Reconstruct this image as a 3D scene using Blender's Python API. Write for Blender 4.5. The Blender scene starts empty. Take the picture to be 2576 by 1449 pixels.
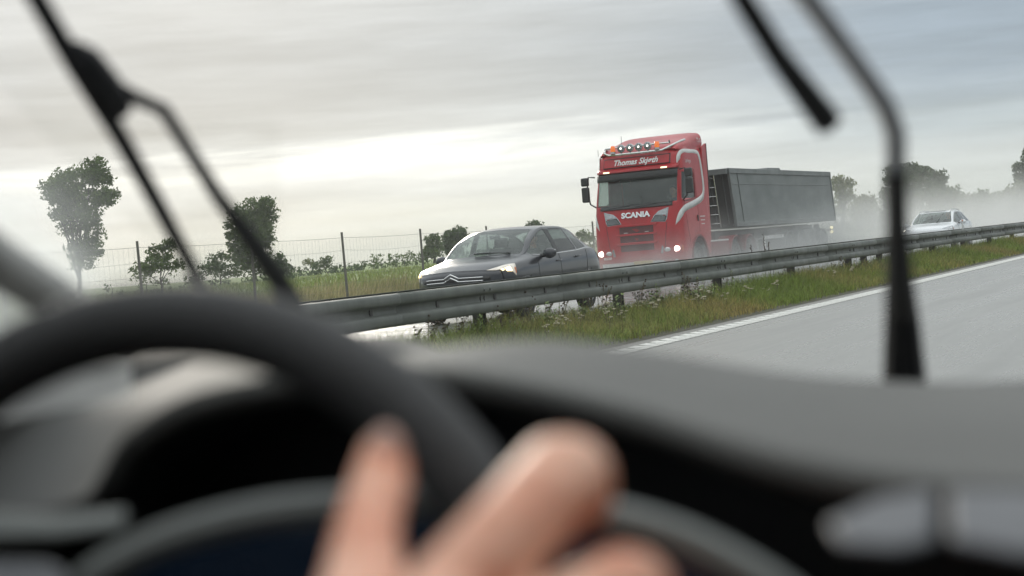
import bpy, bmesh, math, random
import numpy as np
from mathutils import Vector, Matrix
R = math.radians
rnd = random.Random(7)
rng = np.random.default_rng(11)
sc = bpy.context.scene
COL = sc.collection

# ------------------------------------------------------------------ camera
EYE = Vector((0, 0, 1.004))
YAW, PIT, ROL = R(24.813), R(-1.034), R(4.762)
FPX = 4340.98          # focal length in units of a 2576 px wide frame
_f = Vector((-math.sin(YAW)*math.cos(PIT), math.cos(YAW)*math.cos(PIT), math.sin(PIT)))
_r = Vector((math.cos(YAW), math.sin(YAW), 0)); _u = _r.cross(_f)
_r2 = _r*math.cos(ROL) - _u*math.sin(ROL); _u2 = _r*math.sin(ROL) + _u*math.cos(ROL)
cd = bpy.data.cameras.new('camera'); cam = bpy.data.objects.new('camera', cd); COL.objects.link(cam)
cam.matrix_world = Matrix(((_r2.x, _u2.x, -_f.x, EYE.x), (_r2.y, _u2.y, -_f.y, EYE.y), (_r2.z, _u2.z, -_f.z, EYE.z), (0, 0, 0, 1)))
cd.sensor_width = 36; cd.lens = FPX/2576*36; cd.clip_start = .02; cd.clip_end = 8000
cd.dof.use_dof = True; cd.dof.focus_distance = 42.0; cd.dof.aperture_fstop = 4.8
sc.camera = cam

# ------------------------------------------------------------------ world, sun, exposure
SUN_AZ, SUN_EL = R(36), R(14)          # left of the driving direction, low behind cloud
sund = Vector((-math.sin(SUN_AZ)*math.cos(SUN_EL), math.cos(SUN_AZ)*math.cos(SUN_EL), math.sin(SUN_EL)))
W = bpy.data.worlds.new('World'); sc.world = W; W.use_nodes = True
nt = W.node_tree; N = nt.nodes; L = nt.links; N.clear()
def wn(t, **k):
    n = N.new(t)
    for a, b in k.items(): setattr(n, a, b)
    return n
wo = wn('ShaderNodeOutputWorld'); tc = wn('ShaderNodeTexCoord')
sky = wn('ShaderNodeTexSky', sky_type='NISHITA', sun_disc=False, sun_elevation=SUN_EL, sun_rotation=-SUN_AZ)
bg1 = wn('ShaderNodeBackground'); bg1.inputs[1].default_value = .05; L.new(sky.outputs[0], bg1.inputs[0])
mp = wn('ShaderNodeMapping'); mp.inputs['Scale'].default_value = (2.6, 2.6, 30)
L.new(tc.outputs['Generated'], mp.inputs[0])
n1 = wn('ShaderNodeTexNoise'); n1.inputs['Scale'].default_value = 1.3; n1.inputs['Detail'].default_value = 7; n1.inputs['Roughness'].default_value = .55; n1.inputs['Distortion'].default_value = .5
L.new(mp.outputs[0], n1.inputs['Vector'])
sx = wn('ShaderNodeSeparateXYZ'); L.new(tc.outputs['Generated'], sx.inputs[0])
def wmath(op, a, b=None, c=None):
    n = wn('ShaderNodeMath', operation=op)
    for i, v in enumerate((a, b, c)):
        if v is None: continue
        if isinstance(v, (int, float)): n.inputs[i].default_value = v
        else: L.new(v, n.inputs[i])
    return n.outputs[0]
warp = wmath('MULTIPLY', wmath('SUBTRACT', n1.outputs[0], .5), .060)
elv = wmath('MULTIPLY', wmath('ADD', sx.outputs[2], warp), 5.0)
def ramp(stops, fac):
    r = wn('ShaderNodeValToRGB'); e = r.color_ramp.elements
    while len(e) < len(stops): e.new(.5)
    for i, (p, c) in enumerate(stops): e[i].position = p; e[i].color = (*c, 1)
    L.new(fac, r.inputs[0]); return r.outputs[0]
sunw = ramp([(0, (0.714, 0.739, 0.707)), (.10, (0.733, 0.763, 0.748)), (.19, (0.647, 0.685, 0.702)), (.26, (0.753, 0.788, 0.805)), (.325, (0.984, 1.015, 1.004)), (.365, (0.618, 0.650, 0.671)), (.46, (0.468, 0.492, 0.512)), (.62, (0.473, 0.497, 0.518)), (.78, (0.560, 0.583, 0.600)), (1, (0.531, 0.552, 0.559))], elv)
away = ramp([(0, (.56, .60, .62)), (.15, (.55, .595, .62)), (.30, (.41, .475, .525)), (.45, (.285, .35, .425)), (.60, (.285, .35, .425)), (.75, (.37, .425, .485)), (1, (.49, .52, .535))], elv)
dv = wn('ShaderNodeVectorMath', operation='DOT_PRODUCT'); dv.inputs[1].default_value = (-math.sin(SUN_AZ), math.cos(SUN_AZ), 0)
L.new(tc.outputs['Generated'], dv.inputs[0])
mr = wn('ShaderNodeMapRange', interpolation_type='SMOOTHSTEP'); mr.inputs['From Min'].default_value = .90; mr.inputs['From Max'].default_value = .992
L.new(dv.outputs['Value'], mr.inputs[0])
mx = wn('ShaderNodeMix', data_type='RGBA'); L.new(mr.outputs[0], mx.inputs[0]); L.new(away, mx.inputs[6]); L.new(sunw, mx.inputs[7])
mp2 = wn('ShaderNodeMapping'); mp2.inputs['Scale'].default_value = (8, 8, 95); L.new(tc.outputs['Generated'], mp2.inputs[0])
n2 = wn('ShaderNodeTexNoise'); n2.inputs['Scale'].default_value = 1.0; n2.inputs['Detail'].default_value = 8; n2.inputs['Roughness'].default_value = .6; L.new(mp2.outputs[0], n2.inputs['Vector'])
br = wmath('ADD', wmath('MULTIPLY', n2.outputs[0], .62), .675)
zen = wmath('ADD', wmath('MULTIPLY', wmath('MAXIMUM', wmath('SUBTRACT', sx.outputs[2], .15), 0), 2.1), 1.0)     # overcast skies brighten towards the zenith
vm = wn('ShaderNodeVectorMath', operation='SCALE'); L.new(mx.outputs[2], vm.inputs[0]); L.new(wmath('MULTIPLY', br, zen), vm.inputs['Scale'])
bg2 = wn('ShaderNodeBackground'); L.new(vm.outputs[0], bg2.inputs[0]); bg2.inputs[1].default_value = 1.0
ms = wn('ShaderNodeMixShader'); ms.inputs[0].default_value = .93; L.new(bg1.outputs[0], ms.inputs[1]); L.new(bg2.outputs[0], ms.inputs[2]); L.new(ms.outputs[0], wo.inputs[0])

sl = bpy.data.lights.new('sun', 'SUN'); sl.energy = 1.0; sl.angle = R(14); sl.color = (1, .93, .82)
so = bpy.data.objects.new('sun', sl); COL.objects.link(so); so.rotation_euler = sund.to_track_quat('Z', 'Y').to_euler()
vs = sc.view_settings; vs.view_transform = 'Standard'; vs.look = 'None'; vs.exposure = .38; vs.gamma = 1; vs.use_curve_mapping = False
cy = sc.cycles; cy.max_bounces = 6; cy.diffuse_bounces = 3; cy.glossy_bounces = 3; cy.transmission_bounces = 4; cy.transparent_max_bounces = 16; cy.volume_bounces = 1; cy.volume_step_rate = 2.5; cy.volume_max_steps = 96
cy.use_denoising = True; cy.sample_clamp_indirect = 6; cy.sample_clamp_direct = 12

# ------------------------------------------------------------------ helpers
def world(px, py, dist):
    """a point seen at (px, py) of the photograph, dist metres along the optical axis"""
    return EYE + (_f + _r2*((px-1288)/FPX) - _u2*((py-724.5)/FPX))*dist
def link(o, parent=None):
    COL.objects.link(o)
    if parent: o.parent = parent
    return o
def tag(o, label=None, cat=None, group=None, kind=None):
    if label: o['label'] = label
    if cat: o['category'] = cat
    if group: o['group'] = group
    if kind: o['kind'] = kind
    return o
def thing(name, label, cat, loc=(0, 0, 0), rz=0, group=None):
    o = bpy.data.objects.new(name, None); link(o); o.location = loc; o.rotation_euler = (0, 0, rz); o.empty_display_size = .2
    return tag(o, label, cat, group)
class B:
    """collects shapes, then builds ONE mesh object"""
    def __init__(s): s.v = []; s.f = []
    def add(s, v, f):
        o = len(s.v); s.v += [tuple(map(float, p)) for p in v]; s.f += [tuple(i+o for i in q) for q in f]; return s
    def box(s, c, d, rot=None):
        v = [Vector((x*d[0]/2, y*d[1]/2, z*d[2]/2)) for x in (-1, 1) for y in (-1, 1) for z in (-1, 1)]
        if rot: v = [rot @ p for p in v]
        v = [p+Vector(c) for p in v]
        return s.add(v, [(0, 1, 3, 2), (4, 6, 7, 5), (0, 4, 5, 1), (2, 3, 7, 6), (0, 2, 6, 4), (1, 5, 7, 3)])
    def prism(s, poly, a0, a1, axis='x'):
        """polygon in the two other axes, extruded along axis from a0 to a1"""
        def P(p, a): return {'x': (a, p[0], p[1]), 'y': (p[0], a, p[1]), 'z': (p[0], p[1], a)}[axis]
        n = len(poly); v = [P(p, a0) for p in poly]+[P(p, a1) for p in poly]
        return s.add(v, [tuple(range(n)), tuple(range(2*n-1, n-1, -1))]+[(i, i+n, (i+1) % n+n, (i+1) % n) for i in range(n)])
    def tube(s, path, r, n=8, cap=True):
        path = [Vector(p) for p in path]; m = len(path); rr = r if isinstance(r, (list, tuple)) else [r]*m
        v = []; prev = None
        for i, p in enumerate(path):
            t = (path[min(i+1, m-1)]-path[max(i-1, 0)]).normalized()
            if prev is None:
                a = t.cross(Vector((0, 0, 1)));
                if a.length < .05: a = t.cross(Vector((1, 0, 0)))
            else: a = prev - t*prev.dot(t)
            a.normalize(); b = t.cross(a); prev = a
            for k in range(n):
                h = 2*math.pi*k/n; v.append(p+(a*math.cos(h)+b*math.sin(h))*rr[i])
        f = [(i*n+k, i*n+(k+1) % n, (i+1)*n+(k+1) % n, (i+1)*n+k) for i in range(m-1) for k in range(n)]
        if cap: f += [tuple(range(n-1, -1, -1)), tuple((m-1)*n+k for k in range(n))]
        return s.add(v, f)
    def lathe(s, prof, n=24, c=(0, 0, 0), axis='x'):
        """prof: (axial, radius) pairs"""
        v = []
        for a, r in prof:
            for k in range(n):
                h = 2*math.pi*k/n; p, q = r*math.cos(h), r*math.sin(h)
                v.append({'x': (c[0]+a, c[1]+p, c[2]+q), 'y': (c[0]+p, c[1]+a, c[2]+q), 'z': (c[0]+p, c[1]+q, c[2]+a)}[axis])
        m = len(prof)
        f = [(i*n+k, i*n+(k+1) % n, (i+1)*n+(k+1) % n, (i+1)*n+k) for i in range(m-1) for k in range(n)]
        return s.add(v, f)
    def torus(s, c, Rr, r, a, b, n=48, m=10, t0=0, t1=2*math.pi):
        a = Vector(a); b = Vector(b); c = Vector(c)
        return s.tube([c+(a*math.cos(t0+(t1-t0)*i/n)+b*math.sin(t0+(t1-t0)*i/n))*Rr for i in range(n+1)], r, m)
    def ball(s, c, r, n=10, sc_=(1, 1, 1)):
        v = []; f = []
        for i in range(n+1):
            for k in range(n):
                a = math.pi*i/n; h = 2*math.pi*k/n
                v.append((c[0]+r*sc_[0]*math.sin(a)*math.cos(h), c[1]+r*sc_[1]*math.sin(a)*math.sin(h), c[2]+r*sc_[2]*math.cos(a)))
        f = [(i*n+k, (i+1)*n+k, (i+1)*n+(k+1) % n, i*n+(k+1) % n) for i in range(n) for k in range(n)]
        return s.add(v, f)
    def grid(s, rows):
        m = len(rows[0]); v = [p for r in rows for p in r]
        return s.add(v, [(i*m+k, i*m+k+1, (i+1)*m+k+1, (i+1)*m+k) for i in range(len(rows)-1) for k in range(m-1)])
    def build(s, name, mat, parent=None, smooth=True, bevel=0, merge=False, thick=0, seg=2):
        me = bpy.data.meshes.new(name); me.from_pydata(s.v, [], s.f)
        bm = bmesh.new(); bm.from_mesh(me)
        if merge: bmesh.ops.remove_doubles(bm, verts=bm.verts, dist=1e-4)
        bmesh.ops.recalc_face_normals(bm, faces=bm.faces)
        bm.to_mesh(me); bm.free()
        if smooth:
            me.polygons.foreach_set('use_smooth', [True]*len(me.polygons))
            me.set_sharp_from_angle(angle=R(42))
        me.materials.append(mat)
        o = link(bpy.data.objects.new(name, me), parent)
        if thick:
            md = o.modifiers.new('solid', 'SOLIDIFY'); md.thickness = thick; md.offset = -1
        if bevel:
            md = o.modifiers.new('bevel', 'BEVEL'); md.width = bevel; md.segments = seg; md.limit_method = 'ANGLE'; md.angle_limit = R(35)
        return o
def nmesh(name, v, quads, mat, parent=None, col=None, smooth=False):
    """fast mesh from numpy arrays, optional colour per vertex"""
    me = bpy.data.meshes.new(name); nv, nf = len(v), len(quads); k = quads.shape[1]
    me.vertices.add(nv); me.vertices.foreach_set('co', np.ascontiguousarray(v, dtype=np.float32).ravel())
    me.loops.add(nf*k); me.loops.foreach_set('vertex_index', np.ascontiguousarray(quads, dtype=np.int32).ravel())
    me.polygons.add(nf); me.polygons.foreach_set('loop_start', np.arange(nf, dtype=np.int32)*k)
    me.update(calc_edges=True)
    if col is not None:
        a = me.color_attributes.new('Col', 'FLOAT_COLOR', 'POINT')
        a.data.foreach_set('color', np.concatenate([col, np.ones((nv, 1))], 1).astype(np.float32).ravel())
    if smooth: me.polygons.foreach_set('use_smooth', [True]*nf)
    me.materials.append(mat)
    return link(bpy.data.objects.new(name, me), parent)
def text_mesh(s, size, shear=0, bold=0, sx=1.0):
    """flat lettering as a triangle list centred on the origin (x right, y up)"""
    cu = bpy.data.curves.new('t', 'FONT'); cu.body = s; cu.size = size; cu.shear = shear; cu.offset = bold; cu.align_x = 'CENTER'; cu.align_y = 'CENTER'; cu.resolution_u = 4
    o = bpy.data.objects.new('t', cu); COL.objects.link(o)
    dg = bpy.context.evaluated_depsgraph_get(); me = bpy.data.meshes.new_from_object(o.evaluated_get(dg))
    v = [(p.co.x*sx, p.co.y) for p in me.vertices]; f = [tuple(p.vertices) for p in me.polygons]
    bpy.data.objects.remove(o); bpy.data.curves.remove(cu); bpy.data.meshes.remove(me)
    return v, f

# ------------------------------------------------------------------ materials
def mat(name, col, rough=.5, metal=0, col2=None, scale=8, detail=5, bump=0, bscale=60, spec=.5, coat=0, rough2=None, emit=None, estr=0, attr=False, stretch=None, sheen=0, lo=.35, hi=.65):
    m = bpy.data.materials.new(name); m.use_nodes = True; t = m.node_tree; n = t.nodes; l = t.links; p = n['Principled BSDF']
    p.inputs['Roughness'].default_value = rough; p.inputs['Metallic'].default_value = metal; p.inputs['Specular IOR Level'].default_value = spec; p.inputs['Coat Weight'].default_value = coat
    p.inputs['Coat Roughness'].default_value = .08
    if sheen: p.inputs['Sheen Weight'].default_value = sheen; p.inputs['Sheen Roughness'].default_value = .5
    c = n.new('ShaderNodeTexCoord'); vec = c.outputs['Object']
    if stretch:
        q = n.new('ShaderNodeMapping'); q.inputs['Scale'].default_value = stretch; l.new(vec, q.inputs[0]); vec = q.outputs[0]
    col2 = col2 or tuple(x*.8 for x in col)
    nz = n.new('ShaderNodeTexNoise'); nz.inputs['Scale'].default_value = scale; nz.inputs['Detail'].default_value = detail; nz.inputs['Roughness'].default_value = .6; l.new(vec, nz.inputs['Vector'])
    mrn = n.new('ShaderNodeMapRange'); mrn.inputs[1].default_value = lo; mrn.inputs[2].default_value = hi; l.new(nz.outputs[0], mrn.inputs[0])
    mi = n.new('ShaderNodeMix'); mi.data_type = 'RGBA'; mi.inputs[6].default_value = (*col, 1); mi.inputs[7].default_value = (*col2, 1); l.new(mrn.outputs[0], mi.inputs[0])
    out = mi.outputs[2]
    if attr:
        a = n.new('ShaderNodeAttribute'); a.attribute_name = 'Col'
        mu = n.new('ShaderNodeMix'); mu.data_type = 'RGBA'; mu.blend_type = 'MULTIPLY'; mu.inputs[0].default_value = 1; l.new(out, mu.inputs[6]); l.new(a.outputs[0], mu.inputs[7]); out = mu.outputs[2]
    l.new(out, p.inputs['Base Color'])
    if rough2 is not None:
        m2 = n.new('ShaderNodeMapRange'); m2.inputs[1].default_value = .35; m2.inputs[2].default_value = .65; m2.inputs[3].default_value = rough; m2.inputs[4].default_value = rough2; l.new(nz.outputs[0], m2.inputs[0]); l.new(m2.outputs[0], p.inputs['Roughness'])
    if bump:
        b2 = n.new('ShaderNodeTexNoise'); b2.inputs['Scale'].default_value = bscale; b2.inputs['Detail'].default_value = 3; l.new(c.outputs['Object'], b2.inputs['Vector'])
        bp = n.new('ShaderNodeBump'); bp.inputs['Strength'].default_value = bump; bp.inputs['Distance'].default_value = .02; l.new(b2.outputs[0], bp.inputs['Height']); l.new(bp.outputs[0], p.inputs['Normal'])
    if emit: p.inputs['Emission Color'].default_value = (*emit, 1); p.inputs['Emission Strength'].default_value = estr
    return m
def glass_mat(name, tint, refl=1.45, dirt=.0, dcol=(.5, .5, .48), rough=.02):
    m = bpy.data.materials.new(name); m.use_nodes = True; t = m.node_tree; n = t.nodes; l = t.links; n.remove(n['Principled BSDF']); o = n['Material Output']
    tr = n.new('ShaderNodeBsdfTransparent'); tr.inputs[0].default_value = (*tint, 1)
    gl = n.new('ShaderNodeBsdfGlossy'); gl.inputs['Roughness'].default_value = rough
    lw = n.new('ShaderNodeLayerWeight'); lw.inputs[0].default_value = .5; f0 = ((refl-1)/(refl+1))**2
    pw = n.new('ShaderNodeMath'); pw.operation = 'POWER'; pw.inputs[1].default_value = 5; l.new(lw.outputs['Facing'], pw.inputs[0])
    fr = n.new('ShaderNodeMath'); fr.operation = 'MULTIPLY_ADD'; fr.inputs[1].default_value = 1-f0; fr.inputs[2].default_value = f0*1.6; l.new(pw.outputs[0], fr.inputs[0])
    mx = n.new('ShaderNodeMixShader'); l.new(fr.outputs[0], mx.inputs[0]); l.new(tr.outputs[0], mx.inputs[1]); l.new(gl.outputs[0], mx.inputs[2]); last = mx.outputs[0]
    if dirt:
        di = n.new('ShaderNodeBsdfDiffuse'); di.inputs[0].default_value = (*dcol, 1); tl = n.new('ShaderNodeBsdfTranslucent'); tl.inputs[0].default_value = (*dcol, 1)
        a = n.new('ShaderNodeMixShader'); l.new(di.outputs[0], a.inputs[1]); l.new(tl.outputs[0], a.inputs[2])
        c = n.new('ShaderNodeTexCoord'); nz = n.new('ShaderNodeTexNoise'); nz.inputs['Scale'].default_value = 3; nz.inputs['Detail'].default_value = 6; l.new(c.outputs['Object'], nz.inputs['Vector'])
        mm = n.new('ShaderNodeMath'); mm.operation = 'MULTIPLY'; mm.inputs[1].default_value = dirt*2; l.new(nz.outputs[0], mm.inputs[0])
        b = n.new('ShaderNodeMixShader'); l.new(mm.outputs[0], b.inputs[0]); l.new(last, b.inputs[1]); l.new(a.outputs[0], b.inputs[2]); last = b.outputs[0]
    l.new(last, o.inputs[0]); return m
def leaf_mat(name, col, col2, trans=.35, rough=.55):
    m = mat(name, col, rough, col2=col2, scale=.8, attr=True, spec=.3)
    t = m.node_tree; n = t.nodes; l = t.links; p = n['Principled BSDF']; o = n['Material Output']
    tl = n.new('ShaderNodeBsdfTranslucent'); src = p.inputs['Base Color'].links[0].from_socket; l.new(src, tl.inputs[0])
    mx = n.new('ShaderNodeMixShader'); mx.inputs[0].default_value = trans; l.new(p.outputs[0], mx.inputs[1]); l.new(tl.outputs[0], mx.inputs[2]); l.new(mx.outputs[0], o.inputs[0])
    return m
M = {}
M['asphalt'] = mat('wet_asphalt', (.235, .225, .20), .24, col2=(.18, .173, .157), scale=1.6, detail=9, bump=.26, bscale=75, rough2=.34, spec=1.0, stretch=(1.3, .12, 1))
M['asphalt_far'] = mat('wet_asphalt_far', (.17, .168, .16), .15, col2=(.13, .13, .125), scale=.7, detail=8, bump=.12, bscale=50, rough2=.32, spec=.7)
M['gravel'] = mat('gravel_edge', (.30, .285, .26), .6, col2=(.15, .145, .13), scale=40, detail=6, bump=.8, bscale=120)
M['paint'] = mat('white_road_paint', (.74, .73, .68), .45, col2=(.55, .54, .50), scale=14, bump=.3, bscale=120)
M['soil'] = mat('median_soil', (.045, .05, .022), .9, col2=(.06, .05, .03), scale=6, bump=.6, bscale=30)
M['field'] = mat('field_grass', (.18, .235, .065), .9, col2=(.13, .18, .05), scale=.5, detail=9, bump=.9, bscale=9, stretch=(1, .25, 1))
M['ground'] = mat('far_ground', (.07, .09, .035), .9, col2=(.09, .085, .05), scale=.05, detail=8)
M['steel'] = mat('galvanised_steel', (.135, .145, .130), .48, metal=.15, col2=(.105, .114, .101), scale=2.2, detail=9, rough2=.62, stretch=(1, 1.6, .35), bump=.05, bscale=20)
M['steel_dark'] = mat('dark_steel_post', (.035, .036, .036), .5, metal=.4, col2=(.05, .045, .04), scale=6)
M['grass'] = leaf_mat('grass_blades', (1, 1, 1), (.8, .8, .8), .35)
M['leaf'] = leaf_mat('tree_leaves', (1, 1, 1), (.75, .78, .7), .45)
M['bark'] = mat('bark', (.05, .042, .034), .9, col2=(.03, .026, .022), scale=9, bump=.6, bscale=25)
M['fencewood'] = mat('weathered_fence_post', (.17, .16, .14), .85, col2=(.12, .115, .10), scale=5, stretch=(4, 4, .6))
M['wire'] = mat('fence_wire', (.16, .16, .15), .5, metal=.5)
M['petal'] = leaf_mat('flower_heads', (1, 1, 1), (.9, .9, .86), .2)
M['red'] = mat('red_truck_paint', (.40, .006, .012), .38, col2=(.33, .008, .012), scale=2.2, detail=7, spec=.4, coat=.25, rough2=.45)
M['red2'] = mat('red_truck_plastic', (.19, .008, .011), .5, col2=(.14, .010, .011), scale=3, detail=6, rough2=.6)
M['silver'] = mat('silver_stripe', (.62, .62, .60), .4, col2=(.5, .5, .48), scale=5)
M['blackp'] = mat('black_plastic', (.016, .016, .017), .45, col2=(.024, .024, .024), scale=8)
M['rubber'] = mat('tyre_rubber', (.018, .018, .018), .75, col2=(.03, .029, .027), scale=10, bump=.2, bscale=60)
M['rim'] = mat('alloy_rim', (.35, .35, .35), .35, metal=.8, col2=(.25, .25, .25), scale=12)
M['chrome'] = mat('chrome', (.72, .72, .71), .12, metal=1, col2=(.62, .62, .62), scale=8)
M['steelbar'] = mat('polished_light_bar', (.60, .60, .58), .22, metal=.85, col2=(.5, .5, .48), scale=6)
M['lens'] = mat('clear_lens', (.42, .44, .45), .12, col2=(.26, .28, .29), scale=14, spec=.8, coat=1, metal=.35)
M['lampglass'] = mat('spot_lamp_face', (.50, .52, .52), .12, col2=(.22, .23, .24), scale=22, metal=.5, coat=1)
M['lamp_on'] = mat('lit_white_lamp', (1, 1, 1), .3, emit=(1, .98, .86), estr=5)
M['lamp_warm'] = mat('lit_warm_lamp', (1, .9, .7), .3, emit=(1, .74, .36), estr=4)
M['lamp_soft'] = mat('lit_marker_lamp', (1, .9, .6), .3, emit=(1, .86, .5), estr=1.6)
M['amber'] = mat('amber_beacon', (.75, .16, .012), .25, col2=(.6, .10, .008), scale=14, coat=1, emit=(1, .22, .02), estr=.35)
M['amber_off'] = mat('amber_reflector', (.55, .14, .03), .3)
M['trailer'] = mat('grey_trailer_paint', (.18, .195, .19), .5, col2=(.14, .155, .15), scale=.9, detail=8, rough2=.62, stretch=(1, .7, 1.6), bump=.06, bscale=6)
M['trailer_edge'] = mat('grey_trailer_frame', (.17, .185, .18), .5, col2=(.12, .13, .125), scale=2, detail=7)
M['bulkhead'] = mat('dark_front_wall', (.050, .048, .047), .6, col2=(.035, .034, .034), scale=2.5, detail=7, stretch=(2, 2, .4))
M['chassis'] = mat('dirty_chassis', (.030, .029, .029), .65, col2=(.055, .05, .046), scale=4)
M['yellowplate'] = mat('yellow_plate', (.60, .42, .06), .5)
M['carpaint'] = mat('dark_grey_car_paint', (.020, .021, .027), .28, metal=0, col2=(.016, .017, .022), scale=3, coat=.6, spec=.45)
M['whitepaint'] = mat('white_car_paint', (.74, .75, .76), .28, col2=(.66, .67, .68), scale=2, coat=.8)
M['carglass'] = glass_mat('car_window_glass', (.74, .82, .79), 1.5, .26, (.56, .62, .58))
M['carglass_rear'] = glass_mat('tinted_rear_glass', (.36, .42, .41), 1.5, .10, (.40, .46, .43))
M['truckglass'] = glass_mat('truck_window_glass', (.60, .67, .65), 1.45, .20, (.42, .49, .46))
M['lensglass'] = glass_mat('headlight_cover', (.93, .94, .95), 1.5, .02)
M['cloth_dark'] = mat('dark_seat_cloth', (.022, .022, .024), .9, col2=(.03, .03, .032), scale=20)
M['cloth_blue'] = mat('blue_work_shirt', (.045, .075, .15), .85, col2=(.035, .055, .11), scale=12)
M['cloth_grey'] = mat('dark_jacket', (.03, .03, .034), .85, col2=(.045, .042, .04), scale=12)
M['white_pl'] = mat('white_painted_metal', (.62, .62, .60), .5, col2=(.45, .45, .43), scale=4)
M['skin'] = mat('skin', (.88, .51, .36), .42, col2=(.66, .26, .15), scale=38, detail=2, bump=.1, bscale=300, spec=.4)
M['skin'].node_tree.nodes['Principled BSDF'].inputs['Subsurface Weight'].default_value = .25
M['skin'].node_tree.nodes['Principled BSDF'].inputs['Subsurface Radius'].default_value = (.010, .004, .002)
M['nail'] = mat('finger_nail', (.70, .46, .38), .3, col2=(.66, .42, .34), scale=30)
M['hair'] = mat('dark_hair', (.025, .018, .013), .6, col2=(.04, .028, .02), scale=40)
M['dash'] = mat('dashboard_plastic', (.092, .091, .084), .6, col2=(.076, .075, .069), scale=5, bump=.25, bscale=400, sheen=.0, spec=.5)
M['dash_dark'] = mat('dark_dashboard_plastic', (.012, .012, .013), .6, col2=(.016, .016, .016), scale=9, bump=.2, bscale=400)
M['leather'] = mat('steering_wheel_leather', (.026, .025, .025), .55, col2=(.020, .019, .019), scale=18, bump=.25, bscale=300)
M['trim'] = mat('satin_silver_trim', (.19, .20, .19), .5, metal=.1, col2=(.15, .16, .15), scale=8)
M['gloss'] = mat('pale_gloss_trim', (.115, .118, .127), .6, metal=0, col2=(.09, .092, .10), scale=7)
M['screen'] = mat('instrument_screen', (.006, .009, .016), .25, col2=(.012, .02, .035), scale=14, emit=(.05, .12, .25), estr=.02)
M['wiper'] = mat('black_wiper_metal', (.007, .007, .009), .6, col2=(.010, .010, .011), scale=14, spec=.15)
M['wiper_grey'] = mat('worn_wiper_arm', (.34, .35, .37), .35, col2=(.27, .28, .30), scale=20, spec=.6)
M['pillar'] = mat('pale_pillar_trim', (.62, .61, .58), .7, col2=(.26, .255, .245), scale=7)
M['roofl'] = mat('headliner', (.20, .195, .185), .9)
M['windscreen'] = glass_mat('windscreen_glass', (.97, .975, .97), 1.2, .002)
M['sideglass'] = glass_mat('wet_side_glass', (.9, .9, .89), 1.33, .55, (.86, .85, .82))
M['headlens'] = mat('lit_headlight_housing', (.60, .58, .54), .15, col2=(.42, .40, .38), scale=18, coat=1, emit=(1, .84, .62), estr=.22)
M['door'] = mat('dark_door_card', (.045, .043, .040), .7, col2=(.036, .034, .032), scale=9)
M['dash_shaded'] = mat('shaded_dashboard_plastic', (.034, .034, .031), .65, col2=(.026, .026, .024), scale=6)  # dashboard plastic with shade put into the colour, for the left end
M['mast'] = mat('bulb_glow', (1, 1, 1), .3, emit=(1, .97, .8), estr=3)

# ------------------------------------------------------------------ ground, roads, terrain
X_LINE, X_RAIL = -6.054, -7.84
def plane(name, x0, x1, y0, y1, z, m, nx=1, ny=1, zf=None):
    xs = np.linspace(x0, x1, nx+1); ys = np.linspace(y0, y1, ny+1); b = B()
    b.grid([[(x, y, z if zf is None else zf(x, y)) for y in ys] for x in xs])
    o = b.build(name, m); o['kind'] = 'structure'; return o
def hillz(x, y):
    d = -x-21
    if d <= 0: return .30
    a = math.atan2(-x, max(y, 1))                       # bearing left of the road
    rise = .0075 + .013*max(0, min(1, (R(33)-a)/R(14)))
    return .30 + min(d, 260)*rise*(1-.0012*min(d, 260)) + .12*math.sin(x*.07+y*.045)*min(1, d/25)
plane('ground', -1500, 1500, -300, 1500, -.12, M['ground'])
plane('road', -6.42, 6.5, -25, 1200, 0, M['asphalt'])
plane('opposite_road', -20.2, -9.05, -25, 1200, 0, M['asphalt_far'])
plane('median_strip', -9.05, -6.42, -25, 1200, .02, M['soil'], 6, 2, lambda x, y: .012+.07*max(0, 1-abs((x+8.0)/1.5)**2))
plane('gravel_shoulder', -6.66, -6.215, -25, 400, .009, M['gravel'])
plane('verge', -23, -19.8, -25, 1200, .1, M['field'], 6, 80, lambda x, y: -.03+.34*min(1, (-19.8-x)/2.4)+.05*math.sin(y*.4+x))
fx = [-22.6-1.2*i-.055*i*i for i in range(100)]
b = B(); fy = list(np.linspace(-30, 140, 70))+list(np.linspace(150, 900, 60))
b.grid([[(x, y, hillz(x, y)) for y in fy] for x in fx]); o = b.build('field', M['field']); o['kind'] = 'structure'

# painted lines
el = B(); el.box((X_LINE, 45.8+300, .0065), (.30, 600, .005)); eline = el.build('edge_line', M['paint'], smooth=False); eline['kind'] = 'structure'
rib = B(); x0, x1, xm = -.158, .158, -.005; pt = .315
rib.prism([(x0, 0), (xm, -.17), (x1, -.02), (x1, pt-.10), (xm, pt-.25), (x0, pt-.075)], .003, .010, 'z')
ribo = rib.build('rumble_rib', M['paint'], eline, smooth=False)
ribo.location = (X_LINE, 11, 0)
for i in range(1, 110):
    c = ribo.copy(); link(c, eline); c.location = (X_LINE, 11+pt*i, 0)
o = B().box((-11.05+.75, 300, .0065), (.16, 640, .005)).build('opposite_edge_line', M['paint'], smooth=False); o['kind'] = 'structure'
for k in range(9):
    o = B().box((-2.3, 2.5+17*k, .0065), (.15, 4, .005)).build('lane_dash', M['paint'], smooth=False); o['kind'] = 'structure'

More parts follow.
